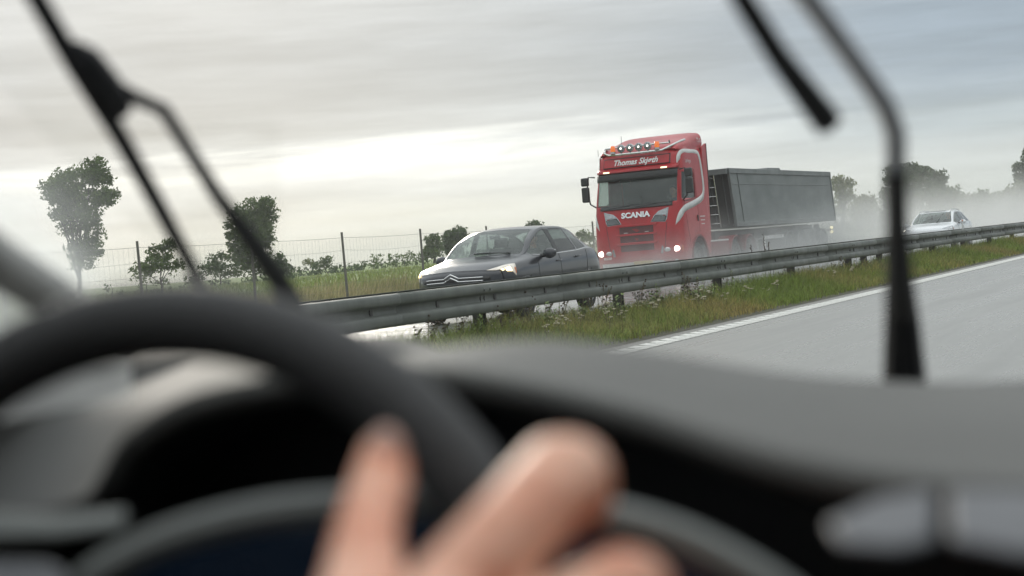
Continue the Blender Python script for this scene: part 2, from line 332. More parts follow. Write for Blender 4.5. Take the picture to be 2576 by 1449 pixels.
# ------------------------------------------------------------------ guardrail
gr = thing('guardrail', 'long galvanised steel guardrail between the two carriageways', 'guardrail', (X_RAIL, 0, 0))
def wprof(s):   # W profile: (x outwards, z)
    return [(q*s, z) for q, z in ((0, .750), (.045, .749), (.070, .742), (.081, .722), (.083, .690), (.080, .660), (.066, .644), (.022, .630), (.012, .598), (.022, .566), (.066, .552), (.080, .538), (.083, .508), (.081, .470), (.066, .448), (.03, .440))]
def beam(s, x0, ya, yb):
    b = B(); pr = [(x0+p[0], p[1]) for p in wprof(s)]
    b.grid([[(x, y, z) for x, z in pr] for y in (ya, (ya+yb)/2, yb)])
    return b
Y0 = 16.158
b1 = beam(1, 0, 0, 4.12); o1 = b1.build('beam', M['steel'], gr, thick=.006); o1.location = (0, Y0-12+2, 0)
b2 = beam(-1, -.62, 0, 4.12); o2 = b2.build('rear_beam', M['steel'], gr, thick=.006); o2.location = (0, Y0-12+2, 0)
for i in range(1, 46):
    for src, nm in ((o1, 0), (o2, 1)):
        c = src.copy(); link(c, gr); c.location = (.002*(i % 2), Y0-12+2+4*i, 0)
pb = B()    # C section post
pb.prism([(-.055, -.05), (.055, -.05), (.055, -.044), (-.049, -.044), (-.049, .044), (.055, .044), (.055, .05), (-.055, .05)], -.05, .70, 'z')
post = pb.build('post', M['steel_dark'], gr, smooth=False)
sp = B(); sp.box((-.28, 0, .60), (.56, .06, .10)); spo = sp.build('spacer', M['steel_dark'], gr, smooth=False)
bp = B(); bp.box((.024, 0, .598), (.012, .045, .062)); bpo = bp.build('bracket', M['steel_dark'], gr, smooth=False)
bl = B(); bl.lathe([(0, 0), (.012, .006), (.014, .014), (0, .018)], 8, (.084, 0, .69)); blo = bl.build('bolt', M['steel'], gr)
ys = [Y0+4*i for i in range(-3, 40)]+[33.4, 34.75]
for i, y in enumerate(ys):
    for src, off in ((post, (-.03, 0)), (spo, (-.03, 0))):
        c = src if i == 0 else src.copy()
        if i: link(c, gr)
        c.location = (off[0], y, 0)
for i in range(60):
    c = bpo if i == 0 else bpo.copy()
    if i: link(c, gr)
    c.location = (0, Y0-8+1.333*i+.3, 0)
for i in range(26):
    for dy in (-.07, .07):
        c = blo if (i == 0 and dy < 0) else blo.copy()
        if c is not blo: link(c, gr)
        c.location = (0, Y0-10+4*i+dy+2, 0)

# ------------------------------------------------------------------ wire fence along the far verge
XF = -21.0
fe = thing('wire_fence', 'tall wire mesh fence on thin dark posts beyond the opposite road', 'fence', (XF, 0, 0))
fpost = B().tube([(0, 0, -.1), (0, 0, 1.93)], [.034, .028], 8).build('post', M['fencewood'], fe)
for k in range(-3, 9):
    c = fpost if k == -3 else fpost.copy()
    if k != -3: link(c, fe)
    c.location = (0, 28.0+4*k, 0)
    c.rotation_euler = (R(rnd.uniform(-.8, .8)), R(rnd.uniform(-.8, .8)), rnd.uniform(0, 3))
def sag(y, z): t = ((y-28) % 4)/4; return z-.05*(1-(2*t-1)**2)*(.6+.4*math.sin(z*9))*min(1, z)
for z in (1.80, 1.50, 1.20, .95, .72, .52, .36):
    pts = [(.05, 14+.5*j, sag(14+.5*j, z)) for j in range(95)]
    B().tube(pts, .0036 if z > 1.7 else .0022, 4).build('wire', M['wire'], fe)
wm = B()
for j in range(290):
    y = 14+.16*j; w = rnd.uniform(-.02, .02)
    wm.tube([(.05, y, .34), (.05, y+w, 1.0), (.05, y-w, sag(y, 1.8))], .0016, 3, cap=False)
o = wm.build('wire_mesh', M['wire'], fe, smooth=False); o['kind'] = 'stuff'

# ------------------------------------------------------------------ vegetation
def blades(name, x, y, z, h, w, lean, col, m, parent=None, bend=.5, wind=None):
    n = len(x); a = rng.uniform(0, 2*np.pi, n)
    dx, dy = np.cos(a), np.sin(a); la = a+np.pi/2+rng.normal(0, .6, n)
    lx, ly = np.cos(la)*lean*h, np.sin(la)*lean*h
    if wind is not None: lx = lx+wind[0]*h; ly = ly+wind[1]*h
    v = np.zeros((n, 6, 3)); lev = (0, .55, 1.0); wf = (1, .8, .12); lf = (0, bend*.5, 1.0)
    for k in range(3):
        cx = x+lx*lf[k]; cyy = y+ly*lf[k]; cz = z+h*lev[k]*(1-.18*lean*(k == 2))
        for s in (0, 1):
            g = (s-.5)*w*wf[k]
            v[:, k*2+s, 0] = cx+dx*g; v[:, k*2+s, 1] = cyy+dy*g; v[:, k*2+s, 2] = cz
    base = (np.arange(n)*6)[:, None]
    q = np.concatenate([base+np.array([[0, 1, 3, 2]]), base+np.array([[2, 3, 5, 4]])], 0)
    return nmesh(name, v.reshape(-1, 3), q, m, parent, np.repeat(col, 6, 0))
def patch(x, y, s, seed):     # cheap smooth pattern for patchy growth
    r = np.random.default_rng(seed); out = np.zeros_like(x)
    for k in range(6):
        a, p, f = r.uniform(0, 6.28), r.uniform(0, 6.28), s*r.uniform(.5, 2.2)
        out += np.sin(f*(x*np.cos(a)+y*np.sin(a))+p)
    return out/6
def mixc(c0, c1, t): return np.asarray(c0)[None]*(1-t[:, None])+np.asarray(c1)[None]*t[:, None]
gp = []
for ya, yb, dens, w in ((11, 32, 1250, .0085), (32, 62, 560, .013), (62, 110, 200, .018), (110, 260, 60, .035)):
    n = int((yb-ya)*3.0*dens); gp.append((rng.uniform(-9.1, -6.50, n), rng.uniform(ya, yb, n), np.full(n, w)))
gx = np.concatenate([p[0] for p in gp]); gy = np.concatenate([p[1] for p in gp]); gw = np.concatenate([p[2] for p in gp])
t = np.clip((-6.5-gx)/1.25, 0, 1)
pz = patch(gx, gy, 2.2, 1); pz2 = patch(gx, gy, .9, 2)
gh = (.07+.25*t)*(1+.55*pz)*rng.uniform(.55, 1.35, len(gx)); gh = np.where(gx < -8.0, gh*np.clip(1-(-8.0-gx)*.9, .25, 1), gh)
keep = ~((gx > -6.60-.07*patch(gx, gy, 3.5, 5)) & (rng.random(len(gx)) < .75)); gx, gy, gw, gh, pz, pz2, t = [q[keep] for q in (gx, gy, gw, gh, pz, pz2, t)]
dry = np.clip(.24+1.1*pz2+rng.normal(0, .28, len(gx)), 0, 1)
gc = mixc((.19, .26, .042), (.36, .285, .10), dry)*rng.uniform(.45, 1.55, len(gx))[:, None]
o = blades('median_grass', gx, gy, np.full(len(gx), .01), gh, gw, rng.uniform(.15, .8, len(gx)), gc, M['grass'], wind=(.05, -.12)); tag(o, 'patchy green and brown grass in the median under the guardrail', 'grass', kind='stuff')

n = 26000
x = -20.1-rng.random(n)**.8*3.0; y = rng.uniform(16, 75, n); p = patch(x, y, 1.3, 8)
h = np.clip((.40+.28*p+.22*patch(x, y, .5, 4))*rng.uniform(.6, 1.3, n), .12, .95); dry = np.clip(.62+.6*patch(x, y, .8, 9)+rng.normal(0, .25, n), 0, 1)
h = h*np.clip((y-22)/14, .30, 1); zz = -.03+.34*np.minimum(1, (-19.8-x)/2.4)
c = mixc((.22, .26, .08), (.46, .38, .22), dry)*rng.uniform(.6, 1.25, n)[:, None]
o = blades('tall_verge_grass', x, y, zz, h, np.full(n, .014), rng.uniform(.1, .5, n), c, M['grass'], wind=(.12, .18)); tag(o, 'tall dry brown grass along the far verge before the wire fence', 'grass', kind='stuff')
n = 30000
x = -23-rng.random(n)**1.5*60; y = rng.uniform(20, 110, n); c = mixc((.20, .28, .065), (.28, .30, .10), rng.random(n))*rng.uniform(.7, 1.2, n)[:, None]
o = blades('field_grass', x, y, np.array([hillz(a, b_) for a, b_ in zip(x, y)]), rng.uniform(.1, .3, n), np.full(n, .05), rng.uniform(.2, .6, n), c, M['grass']); tag(o, 'low green grass covering the field behind the fence', 'grass', kind='stuff')

def leaves(centers, spread, per, size, c0, c1, squash=.75, shade=None):
    k = len(centers); n = k*per
    cc = np.repeat(centers, per, 0); sp_ = np.repeat(spread, per)
    d = rng.normal(size=(n, 3)); d /= np.linalg.norm(d, axis=1)[:, None]; rr = rng.random(n)**.45
    pos = cc+d*(rr*sp_)[:, None]*np.array([1, 1, squash])
    a = rng.normal(size=(n, 3)); a /= np.linalg.norm(a, axis=1)[:, None]
    b_ = np.cross(a, rng.normal(size=(n, 3))); b_ /= np.linalg.norm(b_, axis=1)[:, None]
    s = (size*rng.uniform(.6, 1.35, n))[:, None]
    v = np.stack([pos-a*s, pos+b_*s*.45, pos+a*s, pos-b_*s*.45], 1)
    col = mixc(c0, c1, np.clip(np.repeat(rng.random(k), per)*.6+rng.random(n)*.4, 0, 1))*rng.uniform(.7, 1.25, n)[:, None]
    return v.reshape(-1, 3), np.arange(n*4).reshape(-1, 4), np.repeat(col, 4, 0)
GREEN = ((.065, .105, .034), (.14, .19, .06)); OLIVE = ((.10, .125, .045), (.19, .20, .08)); DARK = ((.046, .078, .032), (.10, .14, .055))
def tree(name, label, cat, dist, trunk_px, blobs, leaf=.14, clump=.55, nclump=1.0, per=34, cols=GREEN, group=None, trunk=.16, limbs=True, zbase=None, wind=0, hol=0.35):
    """crown described by blobs (px, py, rx, ry) at a real distance; every blob is a 3D ellipsoid of leaf clumps on a limb"""
    g = world(trunk_px, 640, dist); bx, by = g.x, g.y
    zb = hillz(bx, by) if zbase is None else zbase
    root = thing(name, label, cat, (bx, by, zb-.05), group=group); base = np.array([bx, by, zb-.05])
    cen, spr, tips = [], [], []
    s = dist/FPX
    for (px, py, rx, ry) in blobs:
        dep = rnd.uniform(-.6, .6)*rx*s*1.2
        c = np.array(world(px, py, dist+dep)); rad = np.array([rx*s, rx*s, ry*s]); tips.append(c)
        m = max(3, int(nclump*9*max(1, (rad[0]*rad[2]/clump**2))))
        d = rng.normal(size=(m, 3)); d /= np.linalg.norm(d, axis=1)[:, None]; rr = hol+(1-hol)*rng.random(m)**.6
        pts = c+d*rr[:, None]*rad
        pts[:, 0] += wind*np.maximum(0, pts[:, 2]-zb)*.02
        cen.append(pts); spr.append(clump*rng.uniform(.55, 1.15, m))
    cen = np.concatenate(cen); spr = np.concatenate(spr)
    ok = cen[:, 2] > zb+.1; cen, spr = cen[ok], spr[ok]
    v, q, col = leaves(cen, spr, per, leaf, *cols)
    nmesh('crown', v-base, q, M['leaf'], root, col)
    tb = B(); top = np.mean([t_ for t_ in tips], 0); fork = base+(top-base)*.55; fork[:2] += np.array([rnd.uniform(-.2, .2), rnd.uniform(-.2, .2)])
    tb.tube([(0, 0, 0), tuple((fork-base)*.5+np.array([.05, 0, 0])), tuple(fork-base)], [trunk, trunk*.8, trunk*.55], 8)
    for t_ in tips:
        mid = (fork+t_)/2+rng.normal(0, .15, 3); st = base+(fork-base)*rnd.uniform(.45, 1)
        tb.tube([tuple(st-base), tuple(mid-base), tuple(t_-base)], [trunk*.42, trunk*.28, trunk*.1], 5)
        if limbs:
            for k in range(4):
                j = rng.integers(len(cen)); e = cen[j]
                if np.linalg.norm(e-t_) < 2.5: tb.tube([tuple(mid-base), tuple((mid+e)/2-base+rng.normal(0, .08, 3)), tuple(e-base)], [trunk*.2, trunk*.12, trunk*.05], 4)
    tb.build('trunk', M['bark'], root)
    return root
tree('tree', 'ragged wind-blown tree at far left with open branching crown', 'tree', 78, 188,
     [(150, 468, 52, 42), (205, 432, 46, 30), (225, 450, 40, 30), (180, 500, 55, 40), (240, 500, 34, 22), (262, 492, 14, 16), (205, 545, 36, 34), (222, 590, 26, 30), (212, 640, 28, 34), (232, 625, 16, 24), (115, 478, 28, 34), (165, 560, 30, 40), (185, 640, 26, 40), (140, 525, 34, 34)],
     leaf=.10, clump=.36, nclump=1.15, per=24, trunk=.12, wind=4)
tree('tree', 'tall rounded poplar standing left of the middle behind the wire fence', 'tree', 128, 638,
     [(622, 535, 48, 36), (655, 520, 30, 26), (588, 570, 34, 44), (655, 570, 34, 44), (615, 600, 52, 40), (600, 635, 40, 30), (650, 630, 36, 30), (632, 575, 44, 50), (612, 662, 34, 22), (655, 665, 32, 22)],
     leaf=.14, clump=.48, nclump=.95, per=24, trunk=.18, wind=4)
tree('shrub', 'loose sunlit shrub behind the fence post at far left', 'shrub', 84, 400,
     [(405, 642, 34, 26), (424, 618, 16, 14), (385, 666, 40, 22), (352, 684, 28, 16), (440, 672, 26, 16)], leaf=.10, clump=.36, per=22, trunk=.06)
tree('shrub', 'low dark shrub at the foot of the tall rounded poplar, left side', 'shrub', 118, 545, [(545, 652, 22, 20), (528, 676, 34, 16), (570, 680, 34, 16)], leaf=.12, clump=.45, per=26, trunk=.06, cols=DARK)
tree('shrub', 'low dark shrub at the foot of the tall rounded poplar, right side', 'shrub', 112, 700, [(702, 652, 18, 16), (690, 674, 34, 16), (720, 678, 26, 12)], leaf=.12, clump=.42, per=26, trunk=.06, cols=DARK)
tree('shrub', 'small round shrub rising from the field hedge behind the fence', 'shrub', 150, 822, [(822, 658, 20, 11), (808, 668, 26, 9)], leaf=.14, clump=.5, per=24, trunk=.05)
tree('shrub', 'thin pale shrub at the left end of the field hedge', 'shrub', 152, 775, [(776, 662, 12, 9)], leaf=.13, clump=.45, per=16, trunk=.05, cols=OLIVE)
def hedge(label, dist, pts, cols=GREEN, leaf=.16, clump=.6, per=26, zbase=None):
    c0 = world(pts[0][0], 640, dist); zb = hillz(c0.x, c0.y) if zbase is None else zbase
    root = thing('hedge', label, 'hedge', (c0.x, c0.y, zb)); base = np.array([c0.x, c0.y, zb]); cen = []; spr = []; s = dist/FPX; st = B()
    for (xa, ya), (xb, yb) in zip(pts[:-1], pts[1:]):
        k = max(2, int(abs(xb-xa)*s/.55))
        for i in range(k):
            f = (i+rnd.random())/k; top = world(xa+(xb-xa)*f, ya+(yb-ya)*f+rnd.uniform(-3, 5), dist+rnd.uniform(-2, 2)); g = hillz(top.x, top.y) if zbase is None else zbase
            for j in range(max(2, int((top.z-g)/.45))):
                cen.append((top.x+rnd.uniform(-.5, .5), top.y+rnd.uniform(-.8, .8), g+(top.z-g)*(j+.5)/max(2, int((top.z-g)/.45)))); spr.append(clump*rnd.uniform(.7, 1.2))
            if i % 3 == 0: st.tube([(top.x-base[0], top.y-base[1], g-base[2]), (top.x-base[0]+.1, top.y-base[1], max(.3, top.z-base[2]-.3))], [.04, .015], 4)
    v, q, col = leaves(np.array(cen), np.array(spr), per, leaf, *cols); nmesh('foliage', v-base, q, M['leaf'], root, col); st.build('stem', M['bark'], root)
hedge('low even hedge along the far field edge behind the wire fence', 150, [(700, 682), (760, 674), (850, 670), (905, 664)], cols=DARK)
hedge('low dark hedge at the foot of the tall rounded poplar', 124, [(470, 694), (520, 682), (560, 676), (620, 680), (680, 672), (745, 682)], cols=DARK, leaf=.13, clump=.45)
hedge('low scrubby hedge under the loose shrub at far left', 88, [(270, 712), (330, 700), (400, 696), (480, 690)], leaf=.10, clump=.34)
hedge('thick rising hedge left of the two small field trees', 150, [(900, 662), (925, 655), (955, 643), (985, 636), (1010, 640), (1035, 630), (1055, 634), (1075, 640)])
hedge('hedge running on behind the dark car to the right of the field trees', 150, [(1120, 628), (1180, 634), (1260, 624), (1340, 606), (1420, 600), (1500, 596)], cols=DARK)
tree('tree', 'smaller round field tree, left of the pair beside the dark car', 'tree', 148, 1090, [(1090, 606, 16, 13), (1092, 622, 22, 14), (1088, 638, 26, 12)], leaf=.15, clump=.55, per=34, nclump=1.6, trunk=.14, hol=.1)
tree('tree', 'larger dense field tree, right of the pair beside the dark car', 'tree', 140, 1145, [(1150, 588, 20, 14), (1132, 596, 16, 14), (1158, 602, 18, 16), (1140, 612, 26, 16), (1142, 628, 22, 12)], leaf=.15, clump=.55, per=36, nclump=1.7, trunk=.16, cols=DARK, hol=.1)
tree('tree', 'treetop showing just above the roof of the dark car', 'tree', 170, 1345, [(1342, 566, 15, 9), (1348, 578, 20, 12), (1365, 584, 12, 8), (1340, 600, 20, 14)], leaf=.17, clump=.6, per=34, nclump=1.5, trunk=.15, cols=DARK, hol=.1)
tree('shrub', 'small shrub on the slope between the dark car and the red truck', 'shrub', 165, 1462, [(1462, 588, 10, 7), (1478, 598, 18, 9)], leaf=.15, clump=.5, per=24, trunk=.05)
far = 'hazy trees at right behind the spray'
tree('tree', 'hazy open tree directly behind the tail of the grey trailer', 'tree', 215, 2122, [(2108, 462, 18, 14), (2128, 464, 16, 14), (2122, 480, 22, 14), (2112, 498, 16, 14), (2132, 500, 14, 14), (2118, 525, 16, 22)], leaf=.24, clump=.85, per=26, nclump=1.2, trunk=.28, cols=OLIVE, group=far)
tree('tree', 'pale bushy tree in the spray, first to the right of the trailer', 'tree', 205, 2172, [(2165, 505, 24, 20), (2185, 512, 22, 20), (2160, 540, 34, 26), (2195, 545, 30, 26)], leaf=.24, clump=.9, per=28, nclump=1.2, trunk=.2, cols=OLIVE, group=far)
tree('tree', 'tall dark tree half hidden by the upright right wiper arm', 'tree', 210, 2252, [(2248, 438, 22, 20), (2262, 432, 18, 16), (2250, 468, 30, 26), (2240, 500, 26, 26), (2268, 500, 26, 30), (2250, 540, 34, 30)], leaf=.22, clump=.85, per=34, nclump=1.4, trunk=.3, cols=DARK, group=far)
tree('tree', 'tallest dark tree just right of the upright wiper arm', 'tree', 200, 2305, [(2292, 432, 22, 18), (2316, 436, 22, 18), (2300, 460, 34, 24), (2320, 482, 32, 26), (2298, 500, 34, 28), (2310, 535, 40, 28)], leaf=.22, clump=.85, per=34, nclump=1.4, trunk=.3, cols=DARK, group=far)
tree('tree', 'dark tree with two spiky tips above the white car', 'tree', 205, 2362, [(2342, 444, 10, 18), (2368, 448, 9, 18), (2352, 474, 26, 18), (2366, 492, 26, 22), (2358, 520, 32, 26)], leaf=.22, clump=.7, per=34, nclump=1.5, trunk=.24, cols=DARK, group=far)
tree('tree', 'rounded tree sloping down behind the white car roof', 'tree', 205, 2400, [(2396, 484, 18, 14), (2405, 500, 24, 18), (2400, 525, 34, 22)], leaf=.22, clump=.75, per=32, nclump=1.4, trunk=.2, group=far)
tree('tree', 'low tree between the rounded tree and the right tree row', 'tree', 230, 2440, [(2440, 504, 22, 12), (2445, 522, 28, 16), (2430, 540, 30, 16)], leaf=.24, clump=.8, per=30, nclump=1.2, trunk=.18, cols=OLIVE, group=far)
tree('tree', 'hazy round tree, left one of the right tree row', 'tree', 230, 2472, [(2472, 494, 20, 14), (2478, 512, 26, 16), (2472, 535, 30, 20)], leaf=.24, clump=.8, per=30, nclump=1.3, trunk=.18, group=far)
tree('tree', 'hazy round tree, right one of the right tree row', 'tree', 225, 2512, [(2510, 497, 22, 12), (2518, 512, 28, 16), (2510, 540, 30, 20)], leaf=.24, clump=.8, per=30, nclump=1.3, trunk=.18, group=far)
tree('tree', 'olive green bushy tree at the right edge below the conifer', 'tree', 190, 2558, [(2550, 490, 24, 20), (2572, 480, 24, 20), (2560, 520, 40, 28), (2600, 500, 36, 40)], leaf=.22, clump=.8, per=32, nclump=1.3, trunk=.2, cols=OLIVE, group=far)
tree('conifer', 'dark narrow conifer cut by the right edge of the view', 'tree', 195, 2580, [(2584, 380, 9, 14), (2582, 402, 13, 14), (2562, 424, 12, 10), (2586, 424, 20, 14), (2582, 446, 26, 14), (2564, 448, 12, 10), (2582, 472, 30, 18), (2590, 510, 34, 26)], leaf=.18, clump=.55, per=40, nclump=1.5, trunk=.2, cols=DARK, group=far, hol=.1)
hedge('pale roadside hedge in the spray behind the white car', 175, [(2100, 560), (2200, 552), (2320, 545), (2420, 545), (2500, 535), (2640, 520)], cols=OLIVE, leaf=.2, clump=.7)

# --- single plants in the median
def place(proto, pts, label, group, cat):
    for i, (x, y, s, rz) in enumerate(pts):
        if i == 0: r = proto
        else:
            r = proto.copy(); link(r)
            for ch in proto.children:
                c = ch.copy(); link(c, r)
        r.location = (x, y, .02); r.scale = (s, s, s*rnd.uniform(.9, 1.15)); r.rotation_euler = (0, 0, rz); tag(r, label, cat, group)
def yarrow(seed):
    r = random.Random(seed); root = thing('yarrow', '', 'wildflower'); st = B(); hd = B(); hc = []
    lv = []
    for k in range(5):
        a = r.uniform(0, 6.28); d = r.uniform(.01, .10); h = r.uniform(.22, .38); tip = Vector((d*math.cos(a)*1.4, d*math.sin(a)*1.4, h))
        st.tube([(d*.2*math.cos(a), d*.2*math.sin(a), 0), tip*.6+Vector((.01, 0, 0)), tip], [.004, .0035, .003], 4)
        for j in range(9):
            b_ = r.uniform(0, 6.28); q = r.uniform(0, .032); c = tip+Vector((q*math.cos(b_), q*math.sin(b_), r.uniform(-.003, .006)))
            hd.ball(c, .0105, 5, (1, 1, .6))
            if j % 3 == 0: st.tube([tip-Vector((0, 0, .03)), c], .002, 3)
        for j in range(6):
            f = r.uniform(.15, .8); p = tip*f; b_ = r.uniform(0, 6.28); e = p+Vector((.05*math.cos(b_), .05*math.sin(b_), .02)); n_ = Vector((-math.sin(b_), math.cos(b_), 0))*.008
            lv += [(p, p+(e-p)*.5+n_, e, p+(e-p)*.5-n_)]
    st.build('stem', M['weedstem'], root); hd.build('flower_head', M['yarrowhead'], root, smooth=False)
    lb = B()
    for q in lv: lb.add(q, [(0, 1, 2, 3)])
    lb.build('leaf', M['weedleaf'], root, smooth=False)
    return root
M['weedstem'] = mat('weed_stem', (.11, .12, .045), .7, col2=(.13, .09, .045), scale=9)
M['yarrowhead'] = mat('yarrow_flowers', (.55, .52, .38), .8, col2=(.36, .30, .18), scale=30, lo=.3, hi=.7)
M['weedleaf'] = mat('weed_leaf', (.15, .21, .05), .7, col2=(.10, .15, .04), scale=10)
M['seedhead'] = mat('dry_seed_head', (.055, .042, .035), .9, col2=(.09, .065, .045), scale=20)
M['tuft'] = mat('fresh_green_blades', (.16, .26, .03), .5, col2=(.11, .19, .025), scale=8)
yp = []
for k in range(30):
    y = 16.2+k*.36+rnd.uniform(-.2, .2) if k < 26 else rnd.uniform(22, 33); yp.append((-7.50+rnd.uniform(-.35, .35), y, rnd.uniform(.62, .92), rnd.uniform(0, 6)))
pa, pb_ = yarrow(3), yarrow(5)
place(pa, yp[::2], 'flat-topped cream yarrow growing in the median grass', 'cream yarrow plants under the guardrail', 'wildflower')
place(pb_, yp[1::2], 'flat-topped cream yarrow growing in the median grass', 'cream yarrow plants under the guardrail', 'wildflower')
def seedweed(seed, n=6):
    r = random.Random(seed); root = thing('seed_weed', '', 'weed'); st = B(); hd = B()
    for k in range(n):
        a = r.uniform(0, 6.28); d = r.uniform(.02, .16); h = r.uniform(.30, .52); tip = Vector((d*math.cos(a), d*math.sin(a), h))
        st.tube([(0, 0, 0), tip*.5+Vector((.012, 0, .02)), tip], [.005, .004, .0025], 4)
        for j in range(7):
            f = r.uniform(.7, 1.02); b_ = r.uniform(0, 6.28); e = tip*f+Vector((.035*math.cos(b_), .035*math.sin(b_), .025)); st.tube([tip*(f-.06), e], .002, 3); hd.ball(e, r.uniform(.009, .016), 5, (1, 1, .8))
    st.build('stem', M['weedstem'], root); hd.build('seed_head', M['seedhead'], root, smooth=False); return root
place(seedweed(1), [(-7.95+rnd.uniform(-.2, .3), y+rnd.uniform(-.3, .3), rnd.uniform(.8, 1.15), rnd.uniform(0, 6)) for y in (15.0, 15.6, 16.4, 17.3, 18.6, 19.6, 20.4, 21.2, 22.6, 24.6, 27.4, 31, 36, 38, 41)], 'dry dark-headed seed weed standing by the guardrail posts', 'dark seed weeds under the guardrail', 'weed')
def leafy(seed):
    r = random.Random(seed); root = thing('leafy_weed', '', 'weed'); st = B(); lb = B()
    for k in range(7):
        a = r.uniform(0, 6.28); d = r.uniform(.02, .15); h = r.uniform(.25, .46); tip = Vector((d*math.cos(a), d*math.sin(a), h)); st.tube([(0, 0, 0), tip*.55+Vector((0, .01, .02)), tip], [.005, .004, .002], 4)
        for j in range(16):
            f = r.uniform(.25, 1.0); p = tip*f; b_ = r.uniform(0, 6.28); ln = r.uniform(.04, .085)*(1.15-.5*f); e = p+Vector((ln*math.cos(b_), ln*math.sin(b_), ln*.5)); n_ = Vector((-math.sin(b_), math.cos(b_), .2))*ln*.22; m_ = p+(e-p)*.45
            lb.add([p, m_+n_, e, m_-n_], [(0, 1, 2, 3)])
    st.build('stem', M['weedstem'], root); lb.build('leaf', M['weedleaf'], root, smooth=False); return root
lw = [(-7.8+rnd.uniform(-.3, .3), y, rnd.uniform(.75, 1.2), rnd.uniform(0, 6)) for y in np.concatenate([np.linspace(16, 34, 34), np.linspace(35, 60, 26)])+rng.uniform(-.3, .3, 60)]
place(leafy(2), lw[::2], 'bushy green leafy weed growing along the guardrail foot', 'leafy weeds along the guardrail', 'weed')
place(leafy(9), lw[1::2], 'bushy green leafy weed growing along the guardrail foot', 'leafy weeds along the guardrail', 'weed')
dk = thing('dock_stalk', 'thin dark dock stalks rising above the guardrail before the trailer', 'weed', (-7.95, 26.9, .02)); st = B(); hd = B()
for dx, dy, h in ((0, 0, 1.02), (-.05, -.55, .86), (.03, .16, .88), (0, .45, .74)):
    st.tube([(dx, dy, 0), (dx+.02, dy, h*.5), (dx+.01, dy+.05, h)], [.006, .005, .0025], 5)
    for j in range(16): hd.ball((dx+.012+rnd.uniform(-.015, .015), dy+.04+rnd.uniform(-.02, .02), h*(.62+.37*j/15)), rnd.uniform(.007, .013), 5)
st.build('stem', M['seedhead'], dk); hd.build('seed_head', M['seedhead'], dk, smooth=False)
tf = thing('grass_tuft', 'bright fresh green grass tuft before the front wheel of the dark car', 'grass', (-7.95, 17.9, .02)); n = 90
a = rng.uniform(0, 6.28, n); rr = rng.random(n)*.12
blades('blade', rr*np.cos(a), rr*np.sin(a), np.zeros(n), rng.uniform(.2, .42, n), np.full(n, .011), rng.uniform(.1, .5, n), np.ones((n, 3)), M['tuft'], tf)

# ------------------------------------------------------------------ curved body surfaces
def crom(P, t):
    """Catmull-Rom through the rows of P at parameters t"""
    P = np.asarray(P, float); n = len(P); t = np.clip(np.asarray(t, float), 0, n-1-1e-9); i = t.astype(int); f = (t-i).reshape((-1,)+(1,)*(P.ndim-1))
    p1, p2 = P[i], P[i+1]; p0 = np.where((i > 0).reshape(f.shape), P[np.maximum(i-1, 0)], 2*p1-p2); p3 = np.where((i < n-2).reshape(f.shape), P[np.minimum(i+2, n-1)], 2*p2-p1)
    k = .42; m1 = k*(p2-p0); m2 = k*(p3-p1)
    return (2*f**3-3*f**2+1)*p1+(f**3-2*f**2+f)*m1+(-2*f**3+3*f**2)*p2+(f**3-f**2)*m2
class Surf:
    def __init__(s, net): s.n = np.asarray(net, float)
    def grid(s, us, vs): return np.stack([crom(r, vs) for r in crom(s.n, us)], 0)
    def at(s, u, v): return s.grid([u], [v])[0, 0]
    def normal(s, u, v):
        e = .02; a = s.at(u+e, v)-s.at(u-e, v); b_ = s.at(u, v+e)-s.at(u, v-e); n = np.cross(a, b_); n /= np.linalg.norm(n)+1e-9
        return n if n[0] > -.02 or n[2] > .3 else -n
    def region(s, ur, vr, nu=8, nv=8, off=0, mirror=True, both=None):
        us = np.linspace(*ur, nu); vv = np.linspace(*vr, nv); g = s.grid(us, vv)
        return g
def quads(b, g, mask=None, mir=True):
    nu, nv = g.shape[:2]
    for sx in ((1, -1) if mir else (1,)):
        v = g.reshape(-1, 3)*np.array([sx, 1, 1]); f = []
        for i in range(nu-1):
            for j in range(nv-1):
                if mask is None or mask[i, j]:
                    q = (i*nv+j, i*nv+j+1, (i+1)*nv+j+1, (i+1)*nv+j); f.append(q if sx > 0 else q[::-1])
        used = sorted({k for q in f for k in q}); m = {k: i for i, k in enumerate(used)}
        b.add([v[k] for k in used], [tuple(m[k] for k in q) for q in f])
    return b
def on_surf(s, uv, off):
    """points (u, v) on a surface pushed out by off"""
    out = []
    for u, v in uv:
        p = s.at(u, v); e = .03; a = s.at(u+e, v)-s.at(max(u-e, 0), v); c = s.at(u, v+e)-s.at(u, max(v-e, 0)); n = np.cross(c, a); n /= np.linalg.norm(n)+1e-9
        if n[0]*p[0] < 0 and abs(n[0]) > .3: n = -n
        elif abs(n[0]) <= .3 and n[2] < 0: n = -n
        out.append(p+n*off)
    return out
def surf_patch(s, corners, nu=8, nv=6, off=.008):
    """bilinear patch over four (u, v) corners, conforming to the surface"""
    c = [np.array(q, float) for q in corners]; rows = []
    for i in range(nu):
        a = i/(nu-1); rows.append(on_surf(s, [tuple((c[0]*(1-a)+c[1]*a)*(1-k)+(c[3]*(1-a)+c[2]*a)*k) for k in np.linspace(0, 1, nv)], off))
    return np.array(rows)

